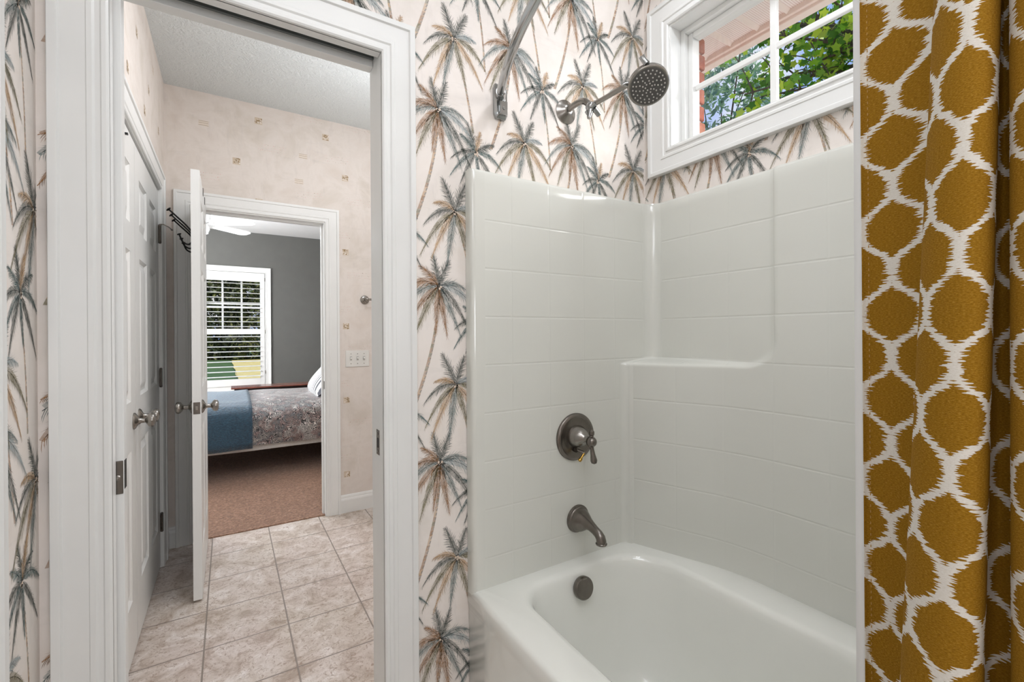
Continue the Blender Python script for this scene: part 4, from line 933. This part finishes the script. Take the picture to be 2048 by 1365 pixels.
def star(c, u, v, r, rnd):
    c = Vector(c); out = []
    for k in range(10):
        a = 2*PI*k/10; q = r*(1.0 if k % 2 == 0 else .60); out.append(c+u*(q*math.cos(a))+v*(q*math.sin(a)))
    return out
def rdir(rn):
    while True:
        v = Vector((rn.uniform(-1, 1), rn.uniform(-1, 1), rn.uniform(-1, 1)))
        if .1 < v.length < 1: return v.normalized()
def leaves(mb, centers, rn, r0, r1, shape='star', lo=0, hi=1, tilt=None):
    for c in centers:
        n_ = rdir(rn)
        if tilt: n_ = (n_*.9+Vector(tilt)).normalized()
        u, v, _ = basis(n_); r = rn.uniform(r0, r1); g = rn.uniform(lo, hi)
        a = rn.uniform(0, 6.28); u, v = u*math.cos(a)+v*math.sin(a), v*math.cos(a)-u*math.sin(a)
        if shape == 'star': P = star(c, u, v, r, rn)
        else: c = Vector(c); P = [c-u*r, c+v*r*.35, c+u*r, c-v*r*.35]
        mb.add(P, [tuple(range(len(P)))], 0, (g, g, g))
def branchy(rn, root, tips, r0):
    mb = MB(); mids = []
    for tp in tips:
        tp = Vector(tp); rt_ = Vector(root); p1 = rt_.lerp(tp, .35)+Vector((rn.uniform(-.2, .2), rn.uniform(-.2, .2), rn.uniform(.05, .35))); p2 = rt_.lerp(tp, .7)+Vector((rn.uniform(-.15, .15), rn.uniform(-.15, .15), rn.uniform(0, .3)))
        cv = crv([rt_, p1, p2, tp], 7); N_ = len(cv); mb.tube(cv, [r0*(1-.85*i/(N_-1)) for i in range(N_)], 7)
        for i in range(6, N_, 2):
            for _ in range(2):
                e_ = cv[i]+rdir(rn)*rn.uniform(.25, .6); mb.tube(crv([cv[i], cv[i].lerp(e_, .5)+Vector((0, 0, .06)), e_], 3), [.010, .008, .006, .006, .005, .004, .003], 5)
                mids += [cv[i].lerp(e_, k) for k in (.35, .6, .8, 1.0)]
        mids += [cv[i] for i in range(N_//2, N_)]
    return mb, mids
rn = random.Random(21)
tr1 = thing('broadleaf_tree', 'bright green lobed-leaf tree outside the high window', 'tree', (6.2, .9, -.4))
tips = [(5.0, 3.05, 4.0), (4.6, 2.75, 3.75), (4.8, 2.5, 4.3), (4.9, 2.2, 3.9), (4.6, 2.0, 4.35), (5.1, 2.9, 4.75), (5.2, 2.4, 5.0), (4.7, 1.8, 4.0), (5.0, 2.75, 4.45), (4.7, 2.45, 3.65), (4.4, 1.75, 4.6), (5.3, 1.9, 4.9), (5.0, 3.3, 4.9), (5.2, 3.5, 5.3), (4.5, 1.6, 3.6), (4.9, 2.05, 3.5)]
bm_, mids = branchy(rn, (6.1, .95, 3.3), tips, .045)
bm_.tube(crv([(6.2, .9, -.4), (6.22, .92, 1.2), (6.15, .94, 2.6), (6.1, .95, 3.3)]), .14, 12); bm_.build('branches', M['bark'], tr1, True)
m = MB(); cen = [Vector(p)+rdir(rn)*rn.uniform(0, .16) for p in mids for _ in range(2)]
leaves(m, cen, rn, .034, .062, 'star', 0, 1, (-.3, -.5, .2)); m.build('foliage', M['leaf'], tr1)
def blob_tree(name, label, cat, base, cr, n_, r0, r1, mat, seed, group, trunk=.12, shape='q'):
    rn = random.Random(seed); base = Vector(base); t_ = thing(name, label, cat, base, group); top = Vector(cr[0])
    m_ = MB(); m_.tube(crv([base, base.lerp(top, .5)+Vector((.15, 0, 0)), top], 5), [trunk*(1-.6*i/10) for i in range(11)], 9); 
    for _ in range(9):
        e_ = top+Vector(rdir(rn)[i]*cr[1][i]*.7 for i in range(3)); m_.tube([base.lerp(top, rn.uniform(.5, 1)), e_], [trunk*.3, trunk*.1], 6)
    m_.build('trunk', M['bark'], t_, True)
    m_ = MB(); cs = []
    for _ in range(n_//40):
        d = rdir(rn); q = rn.uniform(.45, 1)**.6; cc = top+Vector((d.x*cr[1][0], d.y*cr[1][1], d.z*cr[1][2]))*q
        cs += [cc+rdir(rn)*rn.uniform(0, min(cr[1])*.34) for _ in range(40)]
    leaves(m_, cs, rn, r0, r1, shape); m_.build('foliage', mat, t_); return t_
blob_tree('pine_tree', 'hazy blue-green tree farther away, low left in the high window', 'tree', (11.5, 7.6, -.4), ((11.5, 7.5, 7.0), (1.5, 1.6, 1.9)), 3600, .06, .14, M['leaf_far'], 4, None)
hz = [(-2.9, 37), (-.6, 37.6), (1.5, 36.8), (3.8, 37.5)]
LB = ['dark shrub beyond the lawn, half hidden by the open bedroom door', 'dark shrub beyond the lawn behind the left half of the shutter', 'dark shrub beyond the straw grass behind the right half of the shutter', 'dark shrub beyond the straw grass at the right stile of the shutter']
for k, (x, y) in enumerate(hz): blob_tree('tall_shrub', LB[k], 'shrub', (x, y, -.4), ((x, y, 2.2), (1.75, 1.3, 4.4)), 15000, .09, .22, M['leaf_dark'], 50+k, 'dark shrubs beyond the lawn', .07)
